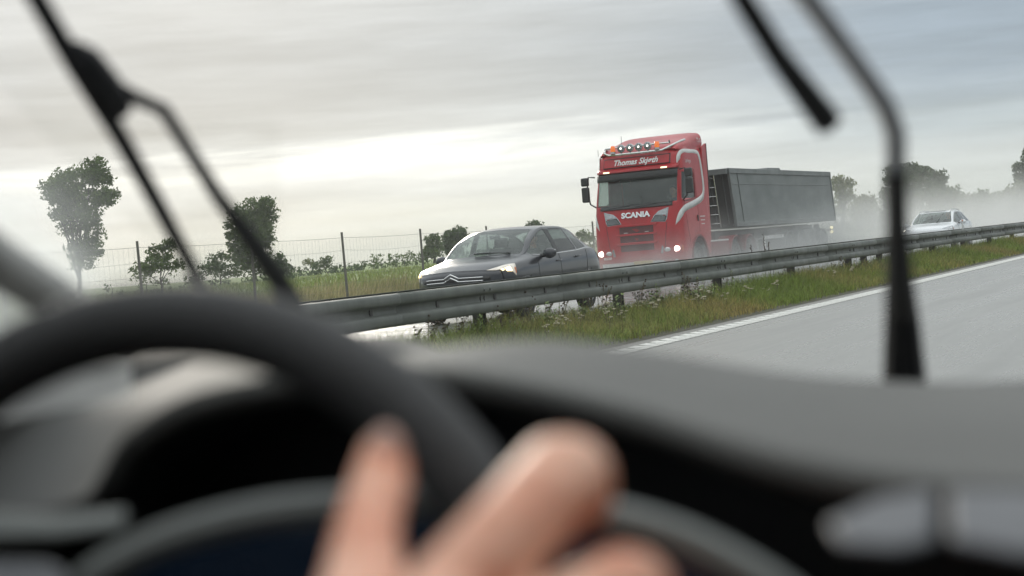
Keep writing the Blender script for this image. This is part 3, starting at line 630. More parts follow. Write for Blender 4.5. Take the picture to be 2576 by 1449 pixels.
def wheel(parent, x, y, r, w, side, spokes=8, rimc='rim', dish=.02):
    """tyre with rim; outer face towards side*x"""
    s = side; t = B(); prof = [(-w*.5, r*.62), (-w*.5, r*.86), (-w*.42, r*.96), (-w*.25, r), (w*.25, r), (w*.42, r*.96), (w*.5, r*.86), (w*.5, r*.62)]
    t.lathe(prof, 32); o = t.build('wheel', M['rubber'], parent); o.location = (x, y, r)
    rb = B(); rb.lathe([(s*w*.48, r*.64), (s*w*.44, r*.60), (s*w*.2, r*.57), (s*w*.2, r*.12), (s*w*.36, r*.10), (s*w*.36, 0)], 32)
    for k in range(spokes):
        h = 2*math.pi*k/spokes; c, q = math.cos(h), math.sin(h)
        rb.tube([(s*w*.34, r*.10*c, r*.10*q), (s*w*.40, r*.36*c, r*.36*q), (s*w*.42, r*.61*c, r*.61*q)], [r*.07, r*.06, r*.075], 5)
    rb.build('rim', M[rimc], o)
    return o
def person(label, loc, cloth, hair, scale=1.0, facing=1):
    """seated driver, hands forward on a wheel; one continuous skin of overlapping limbs fused by a remesh"""
    root = thing('person', label, 'person', loc)
    f = -1
    b = B(); S_ = scale
    def P(*p): return tuple(v*S_ for v in p)
    b.tube([P(0, .05, 0), P(0, .07, .18), P(0, .10, .36), P(0, .10, .50), P(0, .09, .56)], [.16*S_, .155*S_, .175*S_, .15*S_, .06*S_], 14)
    b.tube([P(0, .09, .53), P(0, .07, .64)], [.058*S_, .055*S_], 10)
    b.ball(P(0, .05, .75), .105*S_, 14, (.80, .98, 1.15)); b.tube([P(0, -.055, .765), P(0, -.075, .735), P(0, -.05, .72)], [.012*S_, .018*S_, .012*S_], 6); b.ball(P(0, -.02, .675), .05*S_, 8, (.9, .9, .7))
    for s in (-1, 1):
        b.ball(P(.085*s, .06, .745), .03*S_, 6, (.5, .8, 1.1))
        b.tube([P(.17*s, .09, .47), P(.23*s, .02, .30), P(.25*s, -.05, .20), P(.20*s, -.20, .26), P(.15*s, -.32, .33)], [.065*S_, .052*S_, .045*S_, .038*S_, .028*S_], 10)
        b.ball(P(.145*s, -.36, .35), .042*S_, 8, (.8, 1.1, .9))
        b.tube([P(.09*s, .05, .02), P(.12*s, -.22, .05), P(.13*s, -.45, .05), P(.12*s, -.55, -.2)], [.095*S_, .08*S_, .065*S_, .05*S_], 10)
    o = b.build('body', M[cloth], root); md = o.modifiers.new('fuse', 'REMESH'); md.mode = 'VOXEL'; md.voxel_size = .014*S_; md.use_smooth_shade = True
    hd = B(); hd.ball(P(0, .05, .75), .109*S_, 14, (.80, .98, 1.15)); hd.tube([P(0, -.058, .765), P(0, -.080, .735), P(0, -.05, .72)], [.012*S_, .019*S_, .012*S_], 6); hd.ball(P(0, -.022, .675), .053*S_, 8, (.9, .9, .7))
    hd.tube([P(0, .08, .575), P(0, .068, .66)], .060*S_, 10)
    for s in (-1, 1): hd.ball(P(.087*s, .06, .745), .033*S_, 6, (.5, .8, 1.1)); hd.ball(P(.145*s, -.362, .352), .046*S_, 8, (.8, 1.1, .9))
    hd.build('skin', M['skin'], root)
    hh = B(); hh.ball(P(0, .075, .785), .110*S_, 14, (.84, 1.0, 1.05)); hh.build('hair', M[hair], root)
    return root

# ------------------------------------------------------------------ cars
def car_net(kind):
    def ln(y, side, top): return [(a, y+d, z) for a, d, z in side]+[(a, yy, z) for a, yy, z in top]
    sd = lambda k, ys=0, up=0: [(.81*k, ys, .20), (.875*k, ys, .38), (.895*k, ys, .60), (.888*k, ys, .80+up)]
    n = []
    n.append([(.70, .37, .20), (.74, .345, .38), (.757, .335, .56), (.752, .325, .69), (.715, .30, .775), (.62, .22, .788), (.50, .14, .798), (.36, .08, .805), (.18, .045, .812), (0, .03, .815)])
    n.append([(.80, .52, .20), (.845, .52, .38), (.862, .52, .58), (.858, .52, .74), (.80, .50, .845), (.70, .45, .870), (.56, .40, .885), (.40, .36, .897), (.2, .33, .904), (0, .32, .906)])
    n.append(ln(.86, sd(.99, 0, -.015), [(.835, .86, .895), (.73, .83, .930), (.59, .79, .948), (.43, .76, .960), (.2, .74, .966), (0, .73, .968)]))
    n.append(ln(1.28, sd(1, 0, 0), [(.845, 1.30, .925), (.785, 1.32, .985), (.735, 1.27, 1.010), (.69, 1.21, 1.015), (.35, 1.06, 1.02), (0, 1.02, 1.022)]))
    n.append(ln(1.62, sd(1, 0, .02), [(.850, 1.62, .945), (.815, 1.64, .982), (.705, 1.60, 1.19), (.655, 1.54, 1.225), (.34, 1.40, 1.245), (0, 1.36, 1.25)]))
    n.append(ln(2.0, sd(1, 0, .03), [(.852, 2.0, .958), (.822, 2.0, .987), (.66, 2.0, 1.335), (.60, 1.93, 1.382), (.31, 1.80, 1.408), (0, 1.76, 1.415)]))
    n.append(ln(2.32, sd(1, 0, .03), [(.852, 2.32, .963), (.823, 2.32, .992), (.643, 2.26, 1.380), (.585, 2.20, 1.425), (.30, 2.14, 1.452), (0, 2.12, 1.46)]))
    n.append(ln(2.44, sd(1, 0, .03), [(.852, 2.44, .965), (.823, 2.44, .994), (.638, 2.38, 1.385), (.58, 2.32, 1.430), (.30, 2.28, 1.457), (0, 2.26, 1.464)]))
    if kind == 'hatch':
        n.append(ln(3.22, sd(1, 0, .04), [(.848, 3.22, .985), (.815, 3.22, 1.015), (.612, 3.12, 1.378), (.552, 3.08, 1.425), (.29, 3.05, 1.458), (0, 3.05, 1.464)]))
        n.append(ln(3.72, sd(.995, 0, .05), [(.838, 3.72, 1.01), (.795, 3.72, 1.045), (.590, 3.62, 1.292), (.530, 3.62, 1.352), (.27, 3.62, 1.402), (0, 3.62, 1.408)]))
        n.append(ln(4.06, [(.80, 0, .24), (.855, 0, .40), (.872, 0, .60), (.862, 0, .84)], [(.80, 4.06, 1.0), (.745, 4.03, 1.04), (.585, 3.98, 1.165), (.515, 4.0, 1.195), (.27, 4.04, 1.22), (0, 4.06, 1.225)]))
        n.append(ln(4.29, [(.76, 0, .26), (.80, 0, .40), (.820, 0, .58), (.80, 0, .80)], [(.745, 4.28, .92), (.68, 4.25, .955), (.56, 4.22, .98), (.47, 4.23, .99), (.25, 4.26, 1.0), (0, 4.28, 1.0)]))
        n.append(ln(4.38, [(.70, -.1, .26), (.71, -.06, .38), (.71, -.04, .54), (.68, -.03, .66)], [(.62, 4.37, .72), (.55, 4.38, .73), (.45, 4.39, .73), (.35, 4.40, .73), (.18, 4.41, .73), (0, 4.41, .73)]))
    else:
        n.append(ln(3.20, sd(1, 0, .04), [(.850, 3.20, .975), (.818, 3.20, 1.00), (.632, 3.10, 1.385), (.58, 3.06, 1.435), (.30, 3.02, 1.468), (0, 3.02, 1.476)]))
        n.append(ln(3.95, sd(.995, 0, .05), [(.84, 3.95, .99), (.80, 3.95, 1.02), (.60, 3.80, 1.34), (.55, 3.76, 1.40), (.29, 3.72, 1.445), (0, 3.72, 1.452)]))
        n.append(ln(4.28, [(.80, 0, .24), (.855, 0, .40), (.872, 0, .60), (.858, 0, .84)], [(.80, 4.30, .99), (.75, 4.30, 1.02), (.585, 4.15, 1.28), (.53, 4.14, 1.33), (.28, 4.16, 1.37), (0, 4.18, 1.38)]))
        n.append(ln(4.46, [(.76, 0, .26), (.80, 0, .40), (.815, 0, .58), (.80, 0, .80)], [(.76, 4.46, .93), (.70, 4.46, .96), (.58, 4.44, .98), (.48, 4.45, .99), (.25, 4.48, 1.0), (0, 4.5, 1.0)]))
        n.append(ln(4.55, [(.70, -.1, .26), (.71, -.06, .38), (.71, -.04, .54), (.68, -.03, .66)], [(.62, 4.54, .72), (.55, 4.55, .73), (.45, 4.56, .73), (.35, 4.57, .73), (.18, 4.58, .73), (0, 4.58, .73)]))
    return Surf(n)
def make_car(name, label, loc, kind, paint, zs=1.0, lit=True):
    S = car_net(kind); root = thing(name, label, 'car', loc); K = 8
    nu, nv = S.n.shape[:2]; us = np.arange(0, (nu-1)*K+1)/K; vv = np.arange(0, 9*K+1)/K; g = S.grid(us, vv)
    uc = (us[:-1]+us[1:])/2; vc = (vv[:-1]+vv[1:])/2; U, V = np.meshgrid(uc, vc, indexing='ij')
    ws = (U > 3) & (U < 5) & (V > 7.12); sf = (U > 3.12) & (U < 6) & (V > 5) & (V < 6.0); sr = (U > 7.12) & (U < 8) & (V > 5) & (V < 6); sq = (U > 8.12) & (U < 8.9) & (V > 5) & (V < 6)
    if kind != 'hatch': sq = (U > 8.12) & (U < 9.0) & (V > 5) & (V < 6)
    bk = (U > 9.1) & (U < 10) & (V > 7)
    cen = (g[:-1, :-1]+g[1:, 1:])/2; WF, WR = .92, 3.58 if kind == 'hatch' else 3.60; Rw = .315
    arch = (V < 4) & (((cen[..., 1]-WF)**2+(cen[..., 2]-Rw)**2 < .345**2) | ((cen[..., 1]-WR)**2+(cen[..., 2]-Rw)**2 < .345**2))
    hole = ws | sf | sr | sq | bk
    body = quads(B(), g, ~(hole | arch)).build('body', M[paint], root, merge=True, thick=.012)
    quads(B(), g, ws).build('windscreen', M['carglass'], root, merge=True)
    for sx in (1, -1):
        for mk, nm, gm in ((sf, 'front_side_window', 'carglass'), (sr, 'rear_side_window', 'carglass_rear'), (sq, 'quarter_window', 'carglass_rear')):
            gg = g*np.array([sx, 1, 1]); quads(B(), gg, mk, False).build(nm, M[gm], root)
    quads(B(), g, bk).build('rear_window', M['carglass_rear'], root, merge=True)
    # front face below the bonnet edge
    top = S.grid([0], np.linspace(4, 9, 21))[0]; rows = []
    for k, (z, fwd) in enumerate(((None, 0), (.72, -.030), (.60, -.045), (.46, -.02), (.30, .0), (.20, .06))):
        cx = .715 if z is None else float(np.interp(z, [.20, .38, .56, .69, .775], [.70, .74, .757, .752, .715])); cyy = 0 if z is None else float(np.interp(z, [.20, .38, .56, .69, .775], [.07, .045, .035, .025, 0])); rows.append([(p[0]*cx/.715, p[1]+fwd*(1-(abs(p[0])/.715)**3)+cyy*(abs(p[0])/.715)**3, p[2] if z is None else z+.02*(1-abs(p[0])/.7)*(z > .25)) for p in top])
    quads(B(), np.array(rows)).build('bumper', M[paint], root, merge=True, thick=.012)
    # lower intake and grille
    yb = lambda x: float(np.interp(abs(x), top[::-1, 0], top[::-1, 1]))
    gl = B(); xs = np.linspace(-.60, .60, 25); gl.grid([[(x, yb(x)-.052, .27) for x in xs], [(x, yb(x)-.062, .42) for x in xs]]); gl.build('lower_grille', M['blackp'], root, thick=.01)
    if kind == 'hatch':
        gl = B(); gl.grid([[(x, yb(x)-.048, .650) for x in xs], [(x, yb(x)-.040, .712) for x in xs]]); gl.build('grille', M['blackp'], root, thick=.008)
        for dz in (0, .052):      # two chrome bars rising to chevrons in the middle
            pts = []
            for x in np.linspace(-.50, .50, 61):
                rise = .062*max(0, 1-abs(x)/.125)**.9; pts.append((x, yb(x)-.056-.02*(abs(x) < .13), .658+dz+rise-.010*(abs(x)/.6)**2))
            cb = B(); cb.tube(pts, [.0115 if abs(p[0]) < .13 else .0080 for p in pts], 6); cb.build('chrome_bar', M['chrome'], root)
    else:
        gl = B(); gl.grid([[(x*.8, yb(x)-.045, .60) for x in xs], [(x*.8, yb(x)-.040, .69) for x in xs]]); gl.build('grille', M['blackp'], root, thick=.008)
    np_ = B(); np_.box((0, -.035, .50), (.50, .012, .11)); np_.build('number_plate', M['white_pl'], root, bevel=.004)
    # headlights lying on the wing, swept back
    for sx in (1, -1):
        hp = surf_patch(S, [(.03, 5.7), (1.42, 4.0), (1.12, 2.6), (.02, 4.6)], 12, 8, .006)*np.array([sx, 1, 1])
        hl = quads(B(), hp, None, False).build('headlight', M['headlens' if lit else 'lens'], root, thick=.006)
        for cs in ([(.42, 4.0), (.85, 3.85), (.80, 3.2), (.42, 3.45)], [(.12, 4.2), (.30, 4.05), (.30, 3.72), (.12, 3.85)]):
            quads(B(), surf_patch(S, cs, 5, 5, .012)*np.array([sx, 1, 1]), None, False).build('bulb', M['lamp_warm' if lit else 'chrome'], hl)
        am = surf_patch(S, [(1.12, 3.5), (1.25, 3.45), (1.12, 2.8), (1.05, 2.85)], 4, 4, .015)*np.array([sx, 1, 1]); quads(B(), am, None, False).build('turn_signal', M['amber_off'], hl)
        # door mirror
        mb = B(); mb.ball((sx*1.0, 1.66, .985), .115, 12, (1.05, .55, .72)); mo = mb.build('door_mirror', M[paint], root)
        st = B(); st.tube([(sx*.83, 1.68, .955), (sx*.93, 1.67, .955), (sx*.98, 1.67, .97)], [.035, .03, .035], 6); st.build('mirror_stalk', M['blackp'], mo)
        B().box((sx*1.0, 1.715, .985), (.17, .01, .11)).build('mirror_glass', M['chrome'], mo, bevel=.004)
        # seams, handles, window trim
        for u in (3.45, 6.6, 8.35):
            pts = on_surf(S, [(u+(.35*(1-k) if u > 8 else 0), 4-3.7*k) for k in np.linspace(0, 1, 14)], .001); sb = B(); sb.tube([p*np.array([sx, 1, 1]) for p in pts], .0045, 4); sb.build('door_seam', M['blackp'], root)
        for yy, zz_ in ((2.28, .855), (3.12, .90)):
            hb = B(); hb.tube([(sx*.888, yy-.10, zz_), (sx*.915, yy-.06, zz_+.004), (sx*.917, yy+.06, zz_+.006), (sx*.888, yy+.10, zz_+.004)], .012, 6); hb.build('door_handle', M[paint], root)
        ct = B(); ct.tube([p*np.array([sx, 1, 1]) for p in on_surf(S, [(u, 4.85) for u in np.linspace(3.2, 8.95, 40)], .004)], .0075, 5); ct.build('window_trim', M['chrome' if kind == 'hatch' else 'blackp'], root)
        bpil = quads(B(), surf_patch(S, [(6.0, 5.0), (7.12, 5.0), (7.12, 6.0), (6.0, 6.0)], 4, 6, .004)*np.array([sx, 1, 1]), None, False).build('door_pillar', M['blackp'], root)
        ab = B(); ab.torus((sx*.885, WF, Rw), .340, .010, (0, 1, 0), (0, 0, 1), 24, 6, R(-8), R(188)); ab.torus((sx*.885, WR, Rw), .340, .010, (0, 1, 0), (0, 0, 1), 24, 6, R(-8), R(188)); ab.build('wheel_arch', M[paint], root)
        for yy in (WF, WR): wheel(root, sx*.79, yy, Rw, .20, sx, 10)
        tl = quads(B(), surf_patch(S, [(10.4, 3.9), (11.3, 3.9), (11.3, 2.9), (10.4, 3.1)], 5, 5, .006)*np.array([sx, 1, 1]), None, False).build('tail_light', M['red2'], root)
    # underside, cabin
    B().box((0, 2.25, .25), (1.5, 3.4, .06)).build('floor_pan', M['blackp'], root)
    B().prism([(1.25, .55), (1.25, .93), (1.55, .96), (1.75, .90), (1.8, .6)], -.74, .74, 'x').build('dashboard', M['blackp'], root, bevel=.02)
    for sx in (.37, -.37):
        seat = B(); seat.prism([(2.05, .45), (2.05, .60), (2.50, .56), (2.66, 1.12), (2.76, 1.13), (2.70, .45)], sx-.24, sx+.24, 'x'); so_ = seat.build('seat', M['cloth_dark'], root, bevel=.04)
        B().box((sx, 2.74, 1.22), (.26, .09, .17)).build('headrest', M['cloth_dark'], so_, bevel=.035)
    rs = B(); rs.prism([(3.0, .45), (3.0, .62), (3.4, .60), (3.6, 1.05), (3.7, 1.05), (3.7, .45)], -.66, .66, 'x'); rs.build('rear_seat', M['cloth_dark'], root, bevel=.04)
    B().torus((.37, 1.88, .93), .17, .015, (1, 0, 0), (0, .3, .95), 24, 6).build('steering_wheel', M['blackp'], root)
    B().box((0, 1.72, 1.31), (.20, .03, .06)).build('rear_view_mirror', M['blackp'], root, bevel=.012)
    wb = B(); p0, p1 = on_surf(S, [(3.08, 7.55), (3.2, 8.75)], .012); p2 = np.array([-p1[0]*1.2, p1[1], p1[2]]); wb.tube([p0, p1, p2], .011, 5)
    if kind != 'hatch':
        wb = B(); a0, a1 = on_surf(S, [(3.05, 8.4), (4.55, 7.9)], .014); wb.tube([a0, a1], .014, 5)
    wb.build('wiper', M['blackp'], root)
    if kind != 'hatch':
        for sx in (1, -1):
            rb = B(); a0 = on_surf(S, [(u, 7.25) for u in (5.1, 5.4, 6.3, 7.5, 8.6, 9.2)], .05); a0[0] = on_surf(S, [(5.0, 7.25)], .0)[0]; a0[-1] = on_surf(S, [(9.3, 7.25)], 0)[0]
            rb.tube([p*np.array([sx, 1, 1]) for p in a0], .019, 6); rb.build('roof_rail', M['steelbar'], root)
        sun_ = quads(B(), surf_patch(S, [(5.35, 7.8), (7.2, 7.8), (7.2, 9), (5.35, 9)], 6, 6, .004)).build('sunroof', M['blackp'], root, merge=True)
        tb = B(); tb.box((0, 0, 0), (.02, .02, .02))
    root.scale = (1, 1, zs)
    return root, S
car, CS = make_car('hatchback_car', 'dark grey hatchback with lit headlights driving beside the guardrail', (-12.345, 24.47, 0), 'hatch', 'carpaint', 1.03)
person('driver in dark clothing behind the windscreen of the dark hatchback', (-12.345+.37, 24.47+2.36, .60), 'cloth_grey', 'hair', .92)
wcar, _ = make_car('estate_car', 'white estate car with roof rails in the spray behind the truck', (-12.0, 60.4, 0), 'estate', 'whitepaint', .935, lit=False)
person('driver in dark clothing behind the windscreen of the white estate car', (-12.0+.37, 60.4+2.36, .55), 'cloth_grey', 'hair', .90)

# small white reflector standing on the rail
rp = thing('rail_reflector', 'small white reflector plate with red top on the guardrail beam', 'reflector', (X_RAIL+.01, 44.1, .748))
B().box((0, 0, .10), (.012, .13, .20)).build('plate', M['white_pl'], rp, smooth=False, bevel=.004)
B().box((.003, 0, .225), (.014, .13, .045)).build('red_cap', M['amber_off'], rp, smooth=False, bevel=.004)

# ------------------------------------------------------------------ truck
TX, TY = -15.75, 42.0
tr = thing('truck', 'red truck tractor with roof lamps and silver stripes driving in spray', 'truck', (TX, TY, 0))
def lvl(z, yf, w, dip=0, r=1.0):
    return [(0, yf, z-dip), (.55, yf+.012, z-dip*.75), (.93, yf+.05, z-dip*.2), (w-.075, yf+.05+.12*r, z), (w, yf+.05+.34*r, z), (w, 1.36, z), (w, 1.90, z), (w, 2.30, z)]
CAB = Surf([lvl(.40, .05, 1.20), lvl(.72, 0, 1.235), lvl(1.10, -.01, 1.24), lvl(1.58, .02, 1.235), lvl(2.10, .10, 1.215, .09), lvl(2.46, .20, 1.205), lvl(2.84, .32, 1.19), lvl(3.02, .36, 1.185), lvl(3.32, .46, 1.165), lvl(3.50, .62, 1.12)])
K = 8; us = np.arange(0, 9*K+1)/K; vv = np.arange(0, 7*K+1)/K; g = CAB.grid(us, vv); cen = (g[:-1, :-1]+g[1:, 1:])/2
U, V = np.meshgrid((us[:-1]+us[1:])/2, (vv[:-1]+vv[1:])/2, indexing='ij')
wsm = (U > 4) & (U < 6) & (V < 2.75); swm = (U > 4.1) & (U < 6) & (V > 3.5) & (V < 5)
AX, AZ = 1.36, .50
arch = (V > 3.6) & ((cen[..., 1]-AX)**2+(cen[..., 2]-AZ)**2 < .66**2)
quads(B(), g, ~(wsm | swm | arch)).build('cab', M['red'], tr, merge=True, thick=.015)
quads(B(), g, wsm).build('windscreen', M['truckglass'], tr, merge=True)
for sx in (1, -1): quads(B(), g*np.array([sx, 1, 1]), swm, False).build('door_window', M['truckglass'], tr)
_zl = np.array([.40, .72, 1.10, 1.58, 2.10, 2.46, 2.84, 3.02, 3.32, 3.50])
def fy(x, z):            # front surface
    u = float(np.interp(z, _zl, np.arange(10))); l = CAB.grid([u], np.linspace(0, 4, 41))[0]; return float(np.interp(abs(x), l[:, 0], l[:, 1]))
def sxp(y, z):           # side surface
    u = float(np.interp(z, _zl, np.arange(10))); l = CAB.grid([u], np.linspace(2, 7, 51))[0]; return float(np.interp(y, l[:, 1], l[:, 0]))
def front(name, poly, m, off=.01, depth=.04, parent=None, mirror=False, bevel=.006):
    b = B(); n = len(poly)
    for s in ((1, -1) if mirror else (1,)):
        pp = [(s*x, z) for x, z in poly]
        b.add([(x, fy(x, z)-off, z) for x, z in pp]+[(x, fy(x, z)+depth, z) for x, z in pp], [tuple(range(n)), tuple(range(2*n-1, n-1, -1))]+[(i, i+n, (i+1) % n+n, (i+1) % n) for i in range(n)])
        if not mirror: break
    return b.build(name, M[m], parent or tr, bevel=bevel)
def rect(x0, x1, z0, z1, n=7): xs = np.linspace(x0, x1, n); return [(x, z0) for x in xs]+[(x, z1) for x in xs[::-1]]
# roof with high spoiler
rows = []
for y, zt, w, zb in ((.56, 3.47, 1.04, 3.44), (.72, 3.57, 1.10, 3.42), (1.0, 3.66, 1.12, 3.42), (1.4, 3.73, 1.13, 3.42), (1.75, 3.80, 1.13, 3.42), (2.1, 3.89, 1.12, 3.42), (2.45, 3.945, 1.11, 3.42), (2.62, 3.95, 1.10, 3.62)):
    h = zt-zb; pr = [(w, zb), (w*.995, zb+h*.35), (w*.97, zb+h*.68), (w*.90, zb+h*.90), (w*.76, zt-.01), (w*.4, zt), (0, zt)]
    rows.append([(x, y, z) for x, z in pr])
rg = Surf(rows).grid(np.linspace(0, 7, 36), np.linspace(0, 6, 25)); quads(B(), rg).build('roof_spoiler', M['red'], tr, merge=True, thick=.012)
B().prism([(-1.08, 3.45), (-1.05, 3.85), (-.8, 3.93), (.8, 3.93), (1.05, 3.85), (1.08, 3.45)], 2.58, 2.60, 'y').build('spoiler_back', M['blackp'], tr)
B().box((0, 2.295, 2.2), (2.36, .02, 2.6)).build('rear_wall', M['red2'], tr)
# side air deflectors
for s in (1, -1):
    df = B(); df.prism([(2.28, .95), (2.28, 3.52), (2.60, 3.62), (2.68, 3.62), (2.62, 2.5), (2.50, .95)], s*1.155, s*1.195, 'x'); df.build('side_deflector', M['red'], tr, bevel=.012)
    B().box((s*1.178, 2.672, 2.9), (.05, .03, 1.44)).build('deflector_edge', M['blackp'], tr, smooth=False)
    # door outline
    pts = [(y, z) for y, z in ((.50, 2.05), (.56, 1.2), (.66, .98))]
    db = B(); db.tube([(s*(sxp(y, z)+.002), y, z) for y, z in ((.46, 2.88), (.44, 2.05), (.50, 1.5), (.62, 1.02))], .006, 4); db.tube([(s*(sxp(y, z)+.002), y, z) for y, z in ((.46, 2.93), (1.2, 2.96), (1.50, 2.90), (1.50, 2.1), (1.46, 1.25))], .006, 4); db.build('door_seam', M['red2'], tr)
    fr = B(); fr.tube([(s*(sxp(y, z)+.004), y, z) for y, z in ((.40, 2.86), (.9, 2.865), (1.33, 2.85), (1.385, 2.80), (1.39, 2.45), (1.34, 2.16), (.9, 2.11), (.45, 2.08))], .022, 6); fr.build('window_frame', M['red2'], tr)
    hb = B(); hb.box((s*1.25, 1.36, 1.62), (.03, .035, .16)); hb.build('door_handle', M['blackp'], tr, bevel=.01)
    # wheel arch
    ab = B(); ab.torus((s*1.235, AX, AZ), .66, .035, (0, 1, 0), (0, 0, 1), 26, 7, R(-12), R(192)); ab.build('wheel_arch', M['red2'], tr)
    # mirrors, two stacked boxes on an arm
    for z, h in ((2.80, .22), (2.46, .40)):
        mo = B().box((s*1.44, .30, z), (.20, .13, h)).build('mirror', M['blackp'], tr, bevel=.035, seg=3)
    B().tube([(s*1.18, .38, 2.90), (s*1.34, .33, 2.92), (s*1.40, .32, 2.6), (s*1.34, .33, 2.2), (s*1.2, .40, 2.10)], .022, 6).build('mirror_arm', M['blackp'], tr)
    # stripes, a ribbon along the cab skin
    def V_of_y(y, z):
        u = float(np.interp(z, _zl, np.arange(10))); vvv = np.linspace(2, 7, 101); l = CAB.grid([u], vvv)[0]; return u, float(np.interp(y, l[:, 1], vvv))
    path = [((2.45, 1.47), .00), ((2.75, 1.62), .05), ((3.2, 1.76), .075), ((4.0, 1.88), .085), ((4.8, 1.99), .085), ((5.6, 2.10), .085), ((6.2, 2.19), .085), ((6.5, 2.33), .075), ((6.6, 2.55), .070), ((6.58, 2.85), .068), ((6.5, 3.12), .066), ((6.35, 3.30), .066), ((6.0, 3.36), .066), ((5.2, 3.37), .066), ((4.5, 3.37), .068), ((3.9, 3.36), .075), ((3.4, 3.31), .085), ((3.0, 3.21), .065), ((2.75, 3.08), .01)]
    ctr = []
    for (v, z), w in path:
        u = float(np.interp(z, _zl, np.arange(10))); p = CAB.at(u, v); ctr.append((p, w, z, v))
    rows = []
    P_ = np.array([c[0] for c in ctr]); T_ = np.gradient(P_, axis=0)
    for i, (p, w, z, v) in enumerate(ctr):
        u = float(np.interp(z, _zl, np.arange(10))); q = CAB.at(u, min(v+.05, 7)); tv = q-CAB.at(u, v-.05); nrm = np.array([tv[1], -tv[0], 0]); nrm /= np.linalg.norm(nrm)+1e-9
        sd = np.cross(nrm, T_[i]); sd /= np.linalg.norm(sd)+1e-9
        rows.append([p+nrm*.006-sd*w, p+nrm*.008, p+nrm*.006+sd*w])
    rr_ = crom(np.array(rows), np.linspace(0, len(rows)-1, 90)); quads(B(), rr_*np.array([s, 1, 1]), None, False).build('stripe', M['silver'], tr, thick=.004)
    # upper headlight cluster
    hs = front('upper_lamp', [(s*x, z) for x, z in ((.40, 1.60), (.80, 1.575), (.85, 1.66), (.90, 1.955), (.62, 1.87), (.50, 1.76))], 'lens', .004, .03)
    front('lamp_lens', [(s*x, z) for x, z in ((.42, 1.612), (.795, 1.590), (.845, 1.73), (.535, 1.77))], 'blackp', .014, .02, hs)
    front('lamp_lens', [(s*x, z) for x, z in ((.58, 1.785), (.835, 1.75), (.875, 1.925), (.66, 1.86))], 'lens', .014, .02, hs)
    for k in range(5):
        zz_ = 1.63+.024*k; front('lamp_rib', [(s*(.46+.02*k), zz_), (s*(.79+.005*k), zz_-.012), (s*(.79+.005*k), zz_-.004), (s*(.46+.02*k), zz_+.008)], 'lens', .019, .0, hs, bevel=0)
    # lower driving light in the bumper
    ls = front('headlight', [(s*x, z) for x, z in ((.62, .77), (.95, .75), (1.13, .78), (1.15, .95), (1.0, .985), (.66, .965))], 'lens', .006, .03)
    e = B(); e.ball((s*1.03, fy(1.03, .865)-.004, .868), .082, 12, (1.25, .22, .85)); e.build('bulb', M['lamp_on'], ls)
    e = B(); e.ball((s*.80, fy(.80, .86)-.002, .862), .062, 10, (1.5, .18, .9)); e.build('reflector', M['chrome'], ls)
    front('side_indicator', [(s*x, z) for x, z in ((1.16, .80), (1.19, .80), (1.19, .93), (1.16, .95))], 'amber_off', .008, .01)
    # bonnet seams
    sb = B(); sb.tube([(s*x, fy(x, z)-.002, z) for x, z in ((.84, 1.57), (.80, 1.3), (.77, 1.02), (.74, .80))], .007, 4); sb.build('panel_seam', M['blackp'], tr)
    wheel(tr, s*1.05, AX, .50, .30, s, 10, 'chassis')
    for yy in (4.58, 5.92):
        wheel(tr, s*1.02, yy, .50, .40, s, 10, 'chassis')
        fb = B(); rows = []
        for k in range(15):
            a = R(15+150*k/14); rows.append([(s*.80, yy-.60*math.cos(a), .50+.60*math.sin(a)), (s*1.24, yy-.60*math.cos(a), .50+.60*math.sin(a)), (s*1.25, yy-.56*math.cos(a), .50+.56*math.sin(a))])
        fb.grid(rows); fb.build('fender', M['red2'], tr, thick=.01)
    sk = B(); sk.prism([(2.05, .32), (2.05, .96), (3.90, .96), (3.90, .32)], s*1.17, s*1.23, 'x'); sko = sk.build('side_skirt', M['red2'], tr, bevel=.03); B().box((s*1.205, 2.98, .985), (.06, 1.84, .045)).build('skirt_strip', M['silver'], sko, smooth=False)
    st = B(); st.box((s*1.17, .72, .46), (.12, .5, .05)); st.build('step', M['blackp'], tr, bevel=.01)
# sun visor and header
vr = []
for z, o_ in ((2.74, .10), (2.80, .125), (2.92, .115), (2.945, .03)):
    vr.append([(x, fy(x, min(z+.05, 3.0))-o_, z) for x in np.linspace(-1.12, 1.12, 29)])
B().grid(vr).build('sun_visor', M['blackp'], tr, thick=.01)
vr = []
for z, o_ in ((2.955, .0), (2.965, .105), (3.03, .085), (3.075, .0)): vr.append([(x, fy(x, 2.98)-o_, z) for x in np.linspace(-1.14, 1.14, 29)])
B().grid(vr).build('visor_header', M['red'], tr, thick=.01)
for s in (1, -1): B().box((s*.80, fy(.8, 2.98)-.118, 2.985), (.17, .03, .035)).build('marker_lamp', M['lamp_soft'], tr, bevel=.008)
# name board with lettering
def letters(name, txt, size, cx, cz, m, parent, off=.02, shear=0, bold=0, sx=1., thick=.006, tilt=0):
    v, f = text_mesh(txt, size, shear, bold, sx); b = B(); b.add([(cx+x, fy(cx+x, cz+y_)-off, cz+y_+tilt*x) for x, y_ in v], f); o = b.build(name, M[m], parent, smooth=False, thick=thick); return o
def letters_side(name, txt, size, cy_, cz, m, parent, off=.01, sx=1., shear=0, bold=0):
    v, f = text_mesh(txt, size, shear, bold, sx); b = B(); b.add([(sxp(cy_+x, cz+y_)+off, cy_+x, cz+y_) for x, y_ in v], f); return b.build(name, M[m], parent, smooth=False)
nb = front('name_board_frame', rect(-.93, .93, 3.085, 3.345), 'blackp', .02, .03); front('name_board', rect(-.905, .905, 3.108, 3.322), 'red', .032, .02, nb, bevel=0)
M['letters'] = mat('white_lettering', (.78, .78, .76), .5, col2=(.68, .68, .66), scale=9)
